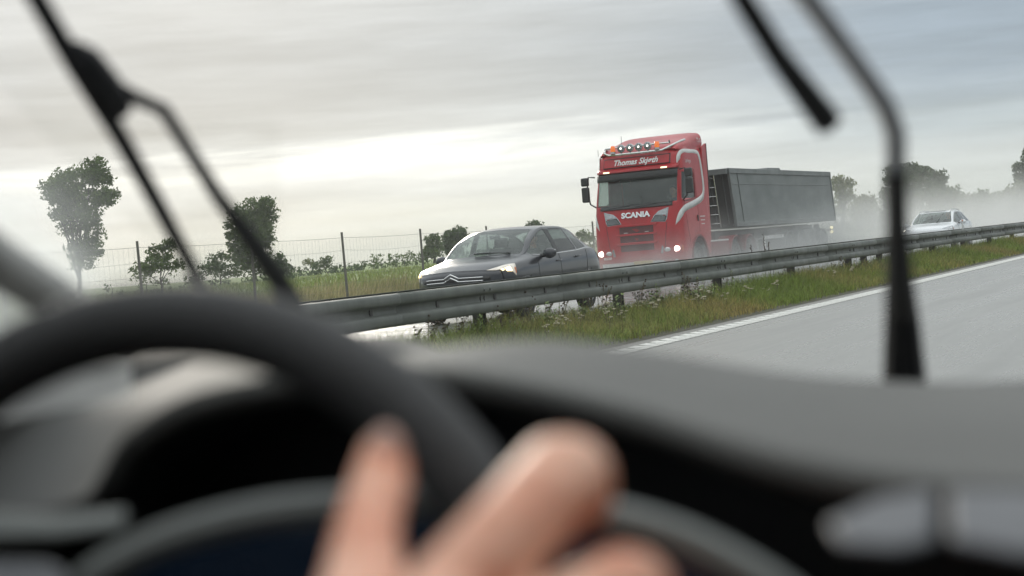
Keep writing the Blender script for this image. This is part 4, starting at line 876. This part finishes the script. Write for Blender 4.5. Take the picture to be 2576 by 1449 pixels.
letters('lettering', 'Thomas Skjøth', .21, -.02, 3.213, 'letters', nb, .038, .28, .0045, .98)
letters('grille_lettering', 'SCANIA', .19, 0, 1.815, 'chrome', tr, .025, 0, .009, 1.16, .015)
letters('model_lettering', 'R530', .085, -.86, .735, 'letters', tr, .012, 0, .002, 1.3)
letters_side('door_lettering', 'Lærlingen', .15, 1.08, 3.13, 'silver', tr, .008, .78)
v, f = text_mesh('TS 05', .17); b = B(); b.add([(1.128, 2.30+x*.95, 3.70+y_) for x, y_ in v], f); b.build('number_lettering', M['silver'], tr, smooth=False)
for k in range(3): B().box((sxp(1.75, 1.6)+.004, 1.78, 1.66-.10*k), (.004, .42-.08*k, .022)).build('door_text_line', M['silver'], tr, smooth=False)
# grille openings and red slats
for z0, z1, hw in ((1.345, 1.52, .47), (1.12, 1.285, .46), (.885, 1.05, .46)):
    gb = front('grille', rect(-hw, hw, z0, z1), 'blackp', .004, .02)
    for k in range(1, 6): zz_ = z0+(z1-z0)*k/6; front('grille_slat', rect(-hw+.01, hw-.01, zz_-.006, zz_+.006, 3), 'red2', .010, .0, gb, bevel=0)
    front('grille_lip', rect(-hw-.10, hw+.10, z1+.003, z1+.055), 'red', .030, .02)
for s in (1, -1): front('grille_reflector', [(s*.10+s*x, z) for x, z in ((.14, 1.36), (.24, 1.36), (.24, 1.375), (.14, 1.375))], 'silver', .02, .0, bevel=0)
front('number_plate', rect(-.13, .39, .50, .62), 'yellowplate', .03, .02)
front('lower_bumper', rect(-1.05, 1.05, .42, .60, 15), 'white_pl', .02, .02)
B().grid([[(x, fy(x, z)-o_, z) for x in np.linspace(-1.0, 1.0, 25)] for z, o_ in ((1.985, .01), (2.0, .035), (2.05, .03), (2.09, .0))]).build('wiper_cowl', M['blackp'], tr, thick=.006)
for x0, x1, z1 in ((-.75, -.15, 2.10), (0., .62, 2.10)): B().tube([(x0, fy(x0, 2.04)-.04, 2.03), (x1, fy(x1, z1)-.03, z1-.02)], .014, 5).build('wiper', M['blackp'], tr)
# lamp bar on the roof
lb = B(); lb.tube([(-.86, 1.35, 3.62), (-.92, 1.0, 3.60), (-.93, .62, 3.60), (-.88, .45, 3.50), (-.74, .40, 3.435), (-.3, .36, 3.43), (.3, .36, 3.43), (.74, .40, 3.435), (.88, .48, 3.50), (.97, .75, 3.58), (1.02, 1.1, 3.66), (1.02, 1.45, 3.71)], .032, 8); lbo = lb.build('lamp_bar', M['steelbar'], tr)
lb = B(); lb.tube([(-.88, .55, 3.62), (-.4, .50, 3.62), (.4, .50, 3.62), (.9, .55, 3.62)], .024, 8); lb.build('upper_bar', M['steelbar'], lbo)
for k in range(4):
    x = -.37+.247*k; d = B(); d.lathe([(.10, .02), (.09, .07), (.03, .104), (0, .108), (-.01, .104)], 20, (x, .36, 3.585), 'y'); do = d.build('roof_lamp', M['chrome'], tr)
    f_ = B(); f_.lathe([(0, .102), (-.02, .07), (-.026, 0)], 20, (x, .355, 3.585), 'y'); f_.build('lamp_face', M['lampglass'], do)
    e = B(); e.ball((x, .328, 3.585), .022, 8); e.build('bulb', M['mast'], do)
    rb = B()
    for j in range(7): h = 2*math.pi*j/7; rb.ball((x+.066*math.cos(h), .336, 3.585+.066*math.sin(h)), .02, 6, (1, .3, 1))
    rb.build('lamp_cell', M['blackp'], do)
    B().box((x, .37, 3.462), (.03, .03, .05)).build('lamp_foot', M['blackp'], do)
for s in (-1, 1):
    be = B(); be.lathe([(.0, .062), (.02, .066), (.13, .062), (.155, .05), (.16, 0)], 16, (s*.615, .40, 3.52), 'z'); bo = be.build('beacon', M['amber'], tr); bb = B(); bb.lathe([(-.06, .05), (-.055, .075), (0, .075), (0, .06)], 16, (s*.615, .40, 3.52), 'z'); bb.build('beacon_base', M['steelbar'], bo)
B().tube([(-.40, .50, 3.66), (-.40, .52, 3.92)], .006, 5).build('antenna', M['blackp'], tr); B().tube([(-1.1, .55, 3.45), (-1.1, .56, 3.62)], .006, 5).build('antenna', M['blackp'], tr)
B().lathe([(0, .02), (.03, .03), (.09, .012), (.1, 0)], 10, (.88, .62, 3.60), 'z').build('air_horn', M['blackp'], tr)
# cabin
B().prism([(.25, 1.6), (.25, 2.02), (.55, 2.06), (.75, 1.95), (.78, 1.6)], -1.12, 1.12, 'x').build('dashboard', M['blackp'], tr, bevel=.03)
for x in (.62, -.62):
    seat = B(); seat.prism([(1.0, 1.35), (1.0, 1.62), (1.45, 1.58), (1.55, 2.32), (1.70, 2.34), (1.66, 1.35)], x-.26, x+.26, 'x'); seat.build('seat', M['cloth_dark'], tr, bevel=.05)
B().torus((.62, .88, 1.98), .22, .018, (1, 0, 0), (0, .6, .8), 24, 6).build('steering_wheel', M['blackp'], tr)
B().box((0, 2.2, 2.2), (2.2, .05, 2.2)).build('sleeper_wall', M['cloth_dark'], tr, smooth=False)
B().box((-.35, .42, 2.72), (.32, .05, .13)).build('interior_mirror', M['blackp'], tr, bevel=.03)
person('truck driver in blue shirt behind the truck windscreen', (TX+.62, TY+1.30, 1.64), 'cloth_blue', 'hair', 1.0)
# frame, fifth wheel, tanks
for s in (1, -1): B().box((s*.42, 3.9, .86), (.09, 5.6, .26)).build('frame_rail', M['chassis'], tr, smooth=False)
B().lathe([(0, .5), (.06, .5), (.06, 0)], 20, (0, 5.2, 1.0), 'z').build('fifth_wheel', M['chassis'], tr)
B().box((0, 3.0, .62), (1.7, 1.5, .5)).build('tank', M['chassis'], tr, bevel=.06)
B().tube([(.75, 2.5, .9), (.78, 2.52, 2.4), (.76, 2.5, 2.9)], .05, 8).build('air_pipe', M['blackp'], tr)

# ------------------------------------------------------------------ tipper trailer
tl = thing('tipper_trailer', 'grey tipping trailer behind the red truck cab', 'trailer', (TX, TY, 0))
F0, F1, R0, R1, ZT, ZB = 4.32, 4.68, 15.62, 15.92, 2.94, 1.32
for s in (1, -1):
    sb = B(); sb.prism([(F0, ZT), (R0, ZT), (R1, ZB), (F1, ZB)], s*1.20, s*1.25, 'x'); so_ = sb.build('side_wall', M['trailer'], tl, bevel=.01)
    b = B(); b.prism([(F0-.02, ZT-.12), (F0-.05, ZT+.03), (R0, ZT+.03), (R0+.03, ZT-.12)], s*1.245, s*1.285, 'x'); b.build('top_rail', M['trailer_edge'], so_, bevel=.012)
    b = B(); b.prism([(F1-.02, ZB), (F1-.04, ZB+.13), (R1-.02, ZB+.13), (R1, ZB)], s*1.245, s*1.28, 'x'); b.build('bottom_rail', M['trailer_edge'], so_, bevel=.012)
    for ya, yb, w in ((F0, F1, .10), (F0+.75, F1+.72, .03), (R0-.06, R1-.06, .10)):
        b = B(); b.prism([(ya, ZT-.1), (ya+w, ZT-.1), (yb+w, ZB+.12), (yb, ZB+.12)], s*1.247, s*1.272, 'x'); b.build('side_rib', M['trailer_edge'], so_, bevel=.006)
    b = B(); b.tube([(s*1.256, F0+.3, ZT-.42), (s*1.256, R0+.05, ZT-.42)], .010, 5); b.build('wall_crease', M['trailer_edge'], so_)
b = B(); b.add([(x, F0+o_, ZT) for x in (-1.2, 1.2) for o_ in (0, .06)]+[(x, F1+o_, ZB) for x in (-1.2, 1.2) for o_ in (0, .06)], [(0, 2, 6, 4), (1, 5, 7, 3), (0, 1, 3, 2), (4, 6, 7, 5), (0, 4, 5, 1), (2, 3, 7, 6)]); fw = b.build('front_wall', M['bulkhead'], tl)
for k in range(7): b = B(); x = -1.05+.35*k; b.tube([(x, F0-.03+.0, ZT-.15), (x, F1-.035, ZB+.1)], .022, 4); b.build('wall_rib', M['bulkhead'], fw)
b = B(); b.prism([(F0-.16, ZT-.14), (F0-.16, ZT+.02), (F0+.2, ZT+.04), (F0+.2, ZT-.10)], -1.24, 1.24, 'x'); b.build('front_cap', M['trailer_edge'], tl, bevel=.015)
ld = B()
for x in (.55, .85): ld.tube([(x, F0-.14, ZT-.1), (x, F1-.16, ZB)], .016, 5)
for k in range(6): f_ = k/6+.08; ld.tube([(.55, F0-.14+(F1-F0)*f_, ZT-.1-(ZT-ZB-.1)*f_), (.85, F0-.14+(F1-F0)*f_, ZT-.1-(ZT-ZB-.1)*f_)], .012, 5)
ld.build('ladder', M['steelbar'], tl)
b = B(); b.add([(x, R0+o_, ZT) for x in (-1.2, 1.2) for o_ in (-.06, 0)]+[(x, R1+o_, ZB) for x in (-1.2, 1.2) for o_ in (-.06, 0)], [(0, 2, 6, 4), (1, 5, 7, 3), (0, 1, 3, 2), (4, 6, 7, 5), (0, 4, 5, 1), (2, 3, 7, 6)]); b.build('tailgate', M['trailer'], tl)
B().box((0, 10.1, ZB+.04), (2.38, 11.0, .06)).build('floor', M['chassis'], tl, smooth=False)
b = B(); b.grid([[(x, y, ZT-.08+.05*math.cos(x*1.2)) for y in np.linspace(F0+.1, R0-.05, 24)] for x in np.linspace(-1.2, 1.2, 9)]); b.build('load_cover', M['chassis'], tl)
b = B(); b.prism([(8.5, ZT), (8.6, ZT+.10), (9.9, ZT+.11), (10.05, ZT)], .7, 1.15, 'x'); b.build('cover_box', M['trailer_edge'], tl, bevel=.02)
for s in (1, -1): B().box((s*.50, 10.1, 1.10), (.12, 10.6, .30)).build('chassis_beam', M['chassis'], tl, smooth=False)
b = B(); b.prism([(13.0, 1.27), (14.6, 1.27), (14.3, 1.0), (13.2, 1.0)], -.62, .62, 'x'); b.build('tipping_pivot', M['chassis'], tl, smooth=False)
for y in (7.0, 8.4, 12.2, 13.6): B().box((0, y, 1.05), (2.1, .10, .16)).build('cross_member', M['chassis'], tl, smooth=False)
for s in (1, -1):
    for i, yy in enumerate((10.20, 11.56, 12.92, 14.28)):
        wheel(tl, s*1.04, yy, .51, .36, s, 10, 'chassis')
        fb = B(); rows = []
        for k in range(13):
            a = R(20+140*k/12); rows.append([(s*.84, yy-.60*math.cos(a), .50+.60*math.sin(a)), (s*1.23, yy-.60*math.cos(a), .50+.60*math.sin(a)), (s*1.235, yy-.56*math.cos(a), .50+.56*math.sin(a))])
        fb.grid(rows); fb.build('mudguard', M['trailer_edge'], tl, thick=.008)
    gd = B(); gd.box((s*1.21, 8.4, .955), (.04, 2.15, .10)); gd.box((s*1.21, 7.40, .68), (.04, .13, .46)); gd.build('side_guard', M['white_pl'], tl, smooth=False)
    B().box((s*1.10, 8.5, .66), (.30, 1.7, .48)).build('tool_box', M['chassis'], tl, bevel=.02)
    B().box((s*1.0, 6.95, .6), (.12, .12, .9)).build('landing_leg', M['chassis'], tl, smooth=False)
    for zz_ in (1.09, .95):
        pl = B(); pl.lathe([(0, .05), (-.02, .04), (-.026, 0)], 14, (s*1.22+.06*s, 15.18, zz_), 'y'); pl.build('marker_lamp', M['lamp_soft'], tl)
    B().tube([(s*1.18, 15.0, 1.02), (s*1.22, 15.2, 1.02)], .03, 6).build('lamp_arm', M['chassis'], tl)
B().box((0, 15.0, .78), (2.3, .12, .30)).build('rear_bumper', M['chassis'], tl, smooth=False)
B().box((.95, 14.5, 1.14), (.16, .18, .20)).build('valve_box', M['chassis'], tl, bevel=.02)

# ------------------------------------------------------------------ the car the photographer sits in
ci = thing('car_interior', 'dark car interior with steering wheel, dashboard and wipers in front', 'car', (-.35, .2, .30))
IO = Vector((-.35, .2, .30))
def ib(b): b.v = [tuple(Vector(p)-IO) for p in b.v]; return b
# dashboard top: near edge (x, y, z), middle, far edge at the windscreen foot
near = [(-1.0, .80, .86), (-.80, .78, .875), (-.64, .735, .885), (-.575, .705, .900), (-.545, .70, .930), (-.50, .695, .950), (-.44, .70, .9575), (-.38, .715, .955), (-.33, .72, .945), (-.27, .715, .930), (-.20, .68, .914), (-.13, .655, .9045), (-.05, .64, .902), (.15, .64, .90), (.5, .66, .90), (.9, .72, .89)]
mid, far_ = [], []
for x, y, z in near:
    hump = math.exp(-((x+.40)/.15)**2); lft = max(0, min(1, (-.50-x)/.12)); mid.append((x*1.02, .90, .909+.046*hump+.018*lft)); far_.append((x*1.04, 1.26-.10*abs(x), .888+.062*lft))
rows = [near, [((a[0]+b_[0])/2, (a[1]+b_[1])/2, (a[2]*.5+b_[2]*.5)+.004) for a, b_ in zip(near, mid)], mid, [((a[0]+b_[0])/2, (a[1]+b_[1])/2, (a[2]+b_[2])/2+.002) for a, b_ in zip(mid, far_)], far_]
DT = Surf(rows); g = DT.grid(np.linspace(0, 4, 21), np.linspace(0, len(near)-1, 91)); KL = 24; dtop = B(); dtop.grid([[tuple(p) for p in r[KL:]] for r in g]); ib(dtop).build('dashboard', M['dash'], ci, thick=.012); dend = B(); dend.grid([[tuple(p) for p in r[:KL+1]] for r in g]); ib(dend).build('dashboard_end_shaded', M['dash_shaded'], ci, thick=.012)  # left end split off to carry the painted-shade copy of the plastic
# face under the brow: curls under and drops to the knees
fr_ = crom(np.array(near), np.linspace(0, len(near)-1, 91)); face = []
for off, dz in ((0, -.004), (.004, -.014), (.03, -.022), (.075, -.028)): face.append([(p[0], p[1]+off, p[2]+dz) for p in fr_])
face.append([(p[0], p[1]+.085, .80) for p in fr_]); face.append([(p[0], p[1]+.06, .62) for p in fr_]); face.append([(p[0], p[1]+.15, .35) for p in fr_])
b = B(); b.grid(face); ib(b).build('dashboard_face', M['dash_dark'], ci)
# arched silver trim round the instruments, dark screen under it
arc = [tuple(world(px, py, .745-(px-250)/1650*.085)) for px, py in ((180, 1500), (260, 1435), (380, 1372), (520, 1325), (680, 1290), (850, 1272), (1050, 1262), (1250, 1268), (1420, 1285), (1560, 1308), (1700, 1350), (1820, 1405), (1930, 1470), (2030, 1540))]
b = B(); b.tube([tuple(p) for p in crom(np.array(arc), np.linspace(0, len(arc)-1, 60))], .0075, 8); ib(b).build('instrument_trim', M['trim'], ci)
sc0 = [tuple(world(px, py, .765-(px-250)/1650*.085)) for px, py in ((330, 1430), (520, 1345), (850, 1295), (1250, 1290), (1560, 1330), (1800, 1430), (1800, 1900), (330, 1900))]
b = B(); b.add(sc0, [tuple(range(8))]); ib(b).build('instrument_screen', M['screen'], ci, smooth=False, thick=.01)
# pale gloss centre vents at the right, two panes with a dark bar between
for pts in (((2080, 1310), (2200, 1250), (2345, 1228), (2348, 1345), (2250, 1372), (2110, 1360)), ((2385, 1230), (2560, 1232), (2760, 1245), (2760, 1400), (2560, 1385), (2388, 1350))):
    q = [world(px, py, .645-(py-1210)*.0006) for px, py in pts]; n_ = Vector((0, .002, -.004))
    b = B(); k = len(q); b.add([tuple(p) for p in q]+[tuple(p+n_) for p in q], [tuple(range(k)), tuple(range(2*k-1, k-1, -1))]+[(i, i+k, (i+1) % k+k, (i+1) % k) for i in range(k)]); ib(b).build('centre_vent', M['gloss'], ci, bevel=.004)
# side vent and door top at far left
for pts, m_ in ((((-60, 1275), (150, 1290), (320, 1275), (300, 1318), (140, 1340), (-60, 1345)), 'trim'), (((-80, 1405), (120, 1408), (165, 1432), (165, 1520), (-80, 1520)), 'gloss')):
    q = [world(px, py, .78-(py-1275)*.0003) for px, py in pts]; n_ = Vector((0, .002, -.004)); b = B(); k = len(q); b.add([tuple(p) for p in q]+[tuple(p+n_) for p in q], [tuple(range(k)), tuple(range(2*k-1, k-1, -1))]+[(i, i+k, (i+1) % k+k, (i+1) % k) for i in range(k)]); ib(b).build('side_vent', M[m_], ci, bevel=.004)
# steering wheel
C = Vector((-.449, .569, .808)); tlt, yw = R(11.5), R(3)
wa = Vector((math.cos(yw), math.sin(yw), 0)); wb_ = Vector((-math.sin(tlt)*math.sin(yw), math.sin(tlt)*math.cos(yw), math.cos(tlt))); wn_ = wa.cross(wb_)
b = B(); b.torus(C, .185, .0168, wa, wb_, 72, 14); sw = ib(b).build('steering_wheel', M['leather'], ci, merge=True)
def sb_(b, name, m_): ib(b); return b.build(name, M[m_], sw)
b = B(); b.torus(C+wn_*.014, .060, .012, wa, wb_, 40, 8); b.ball(C+wn_*.004, .062, 12, (1, .35, 1)); sb_(b, 'airbag_cover', 'leather')
for a in (R(4), R(176), R(-90)):
    d = wa*math.cos(a)+wb_*math.sin(a); b = B(); b.tube([C+d*.06+wn_*.01, C+d*.12+wn_*.012, C+d*.178], [.03, .02, .018], 8); sb_(b, 'spoke', 'dash_dark')
b = B(); b.tube([C+wn_*.0, C-wn_*(-.0)+Vector((0, .14, -.05))], [.05, .06], 12); ib(b).build('steering_column', M['dash_dark'], ci)
# windscreen
def ws(x, y): return .88+.62*(1.3-y)
def on_ws(px, py, lift=0.0):
    d = _f+_r2*((px-1288)/FPX)-_u2*((py-724.5)/FPX); t_ = (.527*1.3+.85*.88+lift-.85*EYE.z)/(.527*d.y+.85*d.z); return EYE+d*t_
gg = []
for y in np.linspace(-.05, 1.30, 9): gg.append([(x*(1-.12*(1.3-y)), y, ws(x, y)) for x in np.linspace(-.80, .95, 13)])
b = B(); b.grid(gg); ib(b).build('windscreen', M['windscreen'], ci)
# unwiped wet corner on the outside of the glass
M['wet'] = glass_mat('wet_glass_film', (.97, .97, .965), 1.2, .0)
def film():
    m = M['wet']; t_ = m.node_tree; n = t_.nodes; l = t_.links; o_ = n['Material Output']; base = o_.inputs[0].links[0].from_socket
    tl_ = n.new('ShaderNodeBsdfTranslucent'); tl_.inputs[0].default_value = (.66, .67, .65, 1); c_ = n.new('ShaderNodeTexCoord')
    a = n.new('ShaderNodeAttribute'); a.attribute_name = 'Col'; nz = n.new('ShaderNodeTexNoise'); nz.inputs['Scale'].default_value = 16; nz.inputs['Detail'].default_value = 4; l.new(c_.outputs['Object'], nz.inputs['Vector'])
    mu = n.new('ShaderNodeMath'); mu.operation = 'MULTIPLY'; l.new(a.outputs['Fac'], mu.inputs[0]); l.new(nz.outputs[0], mu.inputs[1])
    mx_ = n.new('ShaderNodeMixShader'); l.new(mu.outputs[0], mx_.inputs[0]); l.new(base, mx_.inputs[1]); l.new(tl_.outputs[0], mx_.inputs[2]); l.new(mx_.outputs[0], o_.inputs[0])
film()
v = []; col = []
NX, NY = 22, 22
for i in range(NX):
    for j in range(NY):
        px, py = -260+i*46, 300+j*36; v.append(tuple(on_ws(px, py, .006)-IO))
        k = max(0, 1-px/330)*max(0, min(1, (py-380)/260)); k = min(1.1, k*1.7); col.append((k, k, k))
q = np.array([(i*NY+j, i*NY+j+1, (i+1)*NY+j+1, (i+1)*NY+j) for i in range(NX-1) for j in range(NY-1)])
nmesh('wet_film', np.array(v), q, M['wet'], ci, np.array(col))
# wipers lying on the glass
def wp(pts, lift): return [tuple(on_ws(px, py, lift)) for px, py in pts]
def wiper(blade, arm, conn, rb, ra, armm):
    b = B(); b.tube(wp(blade, .012), rb, 6); w_ = ib(b).build('wiper', M['wiper'], ci)
    b = B(); b.tube(wp(arm, .030), ra, 7); ib(b).build('wiper_arm', M[armm], w_)
    if conn:
        b = B(); b.tube(wp(conn[0], .018), conn[1], 7); ib(b).build('connector', M['wiper'], w_)
    return w_
wl = wiper([(-60, -270), (95, 0), (190, 165), (300, 340), (400, 520), (510, 725)], [(285, 215), (340, 245), (410, 275), (470, 370), (545, 490), (620, 590), (690, 690), (740, 770)], (((180, 118), (215, 155), (268, 225), (302, 275)), [.006, .0112, .0120, .009]), [.0068, .0072, .0075, .0072, .0068, .006], [.0055, .005, .0050, .0050, .0055, .0068, .0085, .0095], 'wiper')
wr = wiper([(1760, -190), (1870, 0), (1960, 145), (2080, 305)], [(1900, -190), (2030, -10), (2140, 140), (2225, 260), (2252, 330), (2254, 430)], None, [.0072, .0072, .0076, .0098], [.0070, .0070, .0070, .0072, .0070, .0066], 'wiper_grey')
b = B(); b.tube(wp([(2253, 425), (2256, 560), (2262, 700), (2270, 820), (2277, 1010)], .028), [.0070, .0072, .0098, .0132, .0185], 8); ib(b).build('arm_foot', M['wiper'], wr)
# A pillar, roof, doors, floor: the shell that keeps the cabin dark
b = B(); b.tube([tuple(world(px, py, d)) for px, py, d in ((330, 862, 1.09), (300, 846, 1.08), (150, 757, 1.03), (0, 662, .98), (-200, 530, .92), (-600, 150, .80), (-900, -300, .70), (-1100, -700, .62))], [.014, .014, .014, .015, .018, .03, .04, .05], 10); ib(b).build('pillar', M['pillar'], ci)
q = [tuple(world(px, py, d)-IO) for px, py, d in ((330, 868, 1.12), (0, 672, .99), (-400, 400, .88), (-900, 500, .72), (-900, 1100, .72), (0, 1060, .95), (330, 1000, 1.10))]
b = B(); b.add(q, [tuple(range(7))]); b.build('side_window', M['sideglass'], ci, smooth=False)
b = B(); b.grid([[(x, y, 1.68+.05*math.cos(x*1.6)) for y in np.linspace(-1.5, -.03, 6)] for x in np.linspace(-.72, .85, 7)]); ib(b).build('roof_lining', M['roofl'], ci, thick=.04)
for xx in (-.80, 1.0):
    b = B(); b.prism([(1.12, .2), (1.12, .945), (.8, .962)]+([(-1.5, .975)] if xx < 0 else [(.55, 1.1), (.3, 1.62), (-1.5, 1.62)])+[(-1.5, .2)], xx-.04, xx+.04, 'x'); ib(b).build('door', M['door'], ci, bevel=.02)  # right door carried up over its window opening, added to block side light
    b = B(); b.box((xx*.96, -.42, 1.28), (.08, .16, .82)); ib(b).build('door_post', M['roofl'], ci)
b = B(); b.box((.03, -1.5, .95), (1.9, .06, 1.5)); ib(b).build('rear_wall', M['dash_dark'], ci)
b = B(); b.box((.03, -.1, .20), (1.9, 2.8, .05)); ib(b).build('floor', M['dash_dark'], ci)
b = B(); b.grid([[(x, y, .835-.16*(y-1.28)) for x in np.linspace(-.95, 1.0, 9)] for y in np.linspace(1.28, 2.15, 5)]); ib(b).build('bonnet', M['dash_dark'], ci, thick=.02)

# ------------------------------------------------------------------ the driver's right hand
hr = thing('person', 'bare right hand of the driver gripping the steering wheel rim', 'person', world(1000, 1900, .50)); HO = hr.location.copy()
def finger(b, pts, rad):
    pts = [world(*p) for p in pts]; n = 14; cc = crom(np.array([tuple(p) for p in pts]), np.linspace(0, len(pts)-1, n)); rr_ = np.interp(np.linspace(0, len(pts)-1, n), range(len(pts)), rad)
    b.tube([tuple(Vector(c_)-HO) for c_ in cc], list(map(float, rr_)), 12)
    b.ball(tuple(pts[-1]-HO), rad[-1], 10); b.ball(tuple(pts[0]-HO), rad[0], 10)
    for p, r_ in zip(pts[1:-1], rad[1:-1]): b.ball(tuple(p-HO), r_*1.03, 10)
hb = B()
finger(hb, [(905, 1640, .525), (915, 1480, .56), (925, 1330, .59), (958, 1210, .615), (965, 1145, .63)], [.018, .0145, .0112, .0108, .0088])     # thumb
finger(hb, [(1095, 1560, .525), (1265, 1365, .545), (1405, 1205, .575), (1450, 1195, .60), (1470, 1260, .64), (1380, 1330, .69)], [.0165, .0148, .0150, .0130, .0105, .0095])    # index
finger(hb, [(1200, 1720, .505), (1390, 1600, .53), (1560, 1490, .56), (1610, 1490, .595), (1620, 1540, .64), (1500, 1600, .69)], [.0165, .0150, .0145, .0125, .0105, .0095])  # middle
finger(hb, [(1240, 1880, .495), (1440, 1800, .52), (1610, 1740, .55), (1660, 1750, .59), (1630, 1810, .64), (1520, 1850, .69)], [.0155, .0140, .0135, .012, .010, .009])    # ring
finger(hb, [(1250, 2050, .49), (1430, 2010, .515), (1570, 1985, .545), (1610, 2000, .58), (1580, 2040, .63), (1480, 2060, .67)], [.0140, .0125, .0115, .0105, .009, .008])   # little
for q in ([(980, 2150, .44), (985, 1900, .475), (960, 1650, .515)], [(1000, 2150, .44), (1080, 1880, .47), (1110, 1560, .522)], [(1010, 2160, .44), (1130, 1960, .47), (1210, 1720, .503)], [(1020, 2180, .44), (1150, 2050, .47), (1245, 1890, .494)], [(1020, 2200, .44), (1160, 2120, .465), (1250, 2050, .489)]): finger(hb, q, [.024, .020, .0165])
finger(hb, [(900, 2900, .30), (930, 2600, .36), (980, 2250, .425)], [.040, .036, .028])
ho = hb.build('hand', M['skin'], hr); md = ho.modifiers.new('fuse', 'REMESH'); md.mode = 'VOXEL'; md.voxel_size = .0022; md.use_smooth_shade = True
md = ho.modifiers.new('soften', 'SMOOTH'); md.factor = .5; md.iterations = 6
nb_ = B(); p = world(975, 1150, .619)-HO; nb_.ball(tuple(p), .0085, 8, (.9, .5, 1.3)); nb_.build('thumb_nail', M['nail'], hr)
sl_ = B(); sl_.tube([tuple(world(880, 3100, .27)-HO), tuple(world(915, 2760, .33)-HO)], [.055, .050], 14); sl_.build('sleeve', M['cloth_grey'], hr, thick=.003)

# ------------------------------------------------------------------ spray thrown up on the wet opposite road
def volume(name, c, d, build, label):
    b = B(); b.box((0, 0, 0), d); m = bpy.data.materials.new(name); m.use_nodes = True; t_ = m.node_tree; n = t_.nodes; n.remove(n['Principled BSDF'])
    pv = n.new('ShaderNodeVolumePrincipled'); pv.inputs['Color'].default_value = (.84, .845, .83, 1); pv.inputs['Anisotropy'].default_value = .25; t_.links.new(pv.outputs[0], n['Material Output'].inputs['Volume']); build(t_, pv)
    o = b.build(name, m, smooth=False); o.location = c; o['kind'] = 'stuff'; tag(o, label, 'spray' if 'spray' in name else 'haze'); return o
def spray_nodes(h0, h1, y0, y1, dens, nscale, xw):
    def f(t_, pv):
        n, l = t_.nodes, t_.links
        def mth(op, a, b_=None, c_=None):
            q = n.new('ShaderNodeMath'); q.operation = op
            for i, x in enumerate((a, b_, c_)):
                if x is None: continue
                if isinstance(x, (int, float)): q.inputs[i].default_value = x
                else: l.new(x, q.inputs[i])
            return q.outputs[0]
        g_ = n.new('ShaderNodeNewGeometry'); s = n.new('ShaderNodeSeparateXYZ'); l.new(g_.outputs['Position'], s.inputs[0])
        ty = n.new('ShaderNodeMapRange'); ty.inputs[1].default_value = y0; ty.inputs[2].default_value = y1; ty.inputs[3].default_value = h0; ty.inputs[4].default_value = h1; l.new(s.outputs[1], ty.inputs[0])
        nz = n.new('ShaderNodeTexNoise'); nz.inputs['Scale'].default_value = nscale; nz.inputs['Detail'].default_value = 3; l.new(g_.outputs['Position'], nz.inputs['Vector'])
        lump = mth('MULTIPLY', mth('SUBTRACT', nz.outputs[0], .38), 3.6)
        hz = mth('EXPONENT', mth('MULTIPLY', mth('POWER', mth('DIVIDE', s.outputs[2], ty.outputs[0]), 2.0), -1.0))
        xd = mth('SUBTRACT', 1, mth('POWER', mth('ABSOLUTE', mth('DIVIDE', mth('SUBTRACT', s.outputs[0], xw[0]), xw[1])), 2.0))
        ye = n.new('ShaderNodeMapRange'); ye.interpolation_type = 'SMOOTHSTEP'; ye.inputs[1].default_value = y0; ye.inputs[2].default_value = y0+2.5; l.new(s.outputs[1], ye.inputs[0])
        d_ = mth('MULTIPLY', mth('MULTIPLY', mth('MAXIMUM', lump, .05), hz), mth('MULTIPLY', mth('MAXIMUM', xd, 0), mth('MULTIPLY', ye.outputs[0], dens)))
        l.new(d_, pv.inputs['Density'])
    return f
volume('wheel_spray', (-15.2, 49.0, 1.46), (7.4, 20, 2.9), spray_nodes(.75, 1.25, 38.8, 58, 1.0, .8, (-15.2, 3.7)), 'white water spray billowing round the truck wheels')
volume('wake_spray', (-15.0, 98, 2.7), (11, 80, 5.38), spray_nodes(1.5, 1.9, 57, 110, .24, .45, (-15.0, 5.5)), 'drifting grey spray cloud on the road behind the trailer')
volume('haze', (0, 600, 9.5), (3100, 1900, 22), lambda t_, pv: setattr(pv.inputs['Density'], 'default_value', .00065), 'thin rain haze over the whole road and fields')
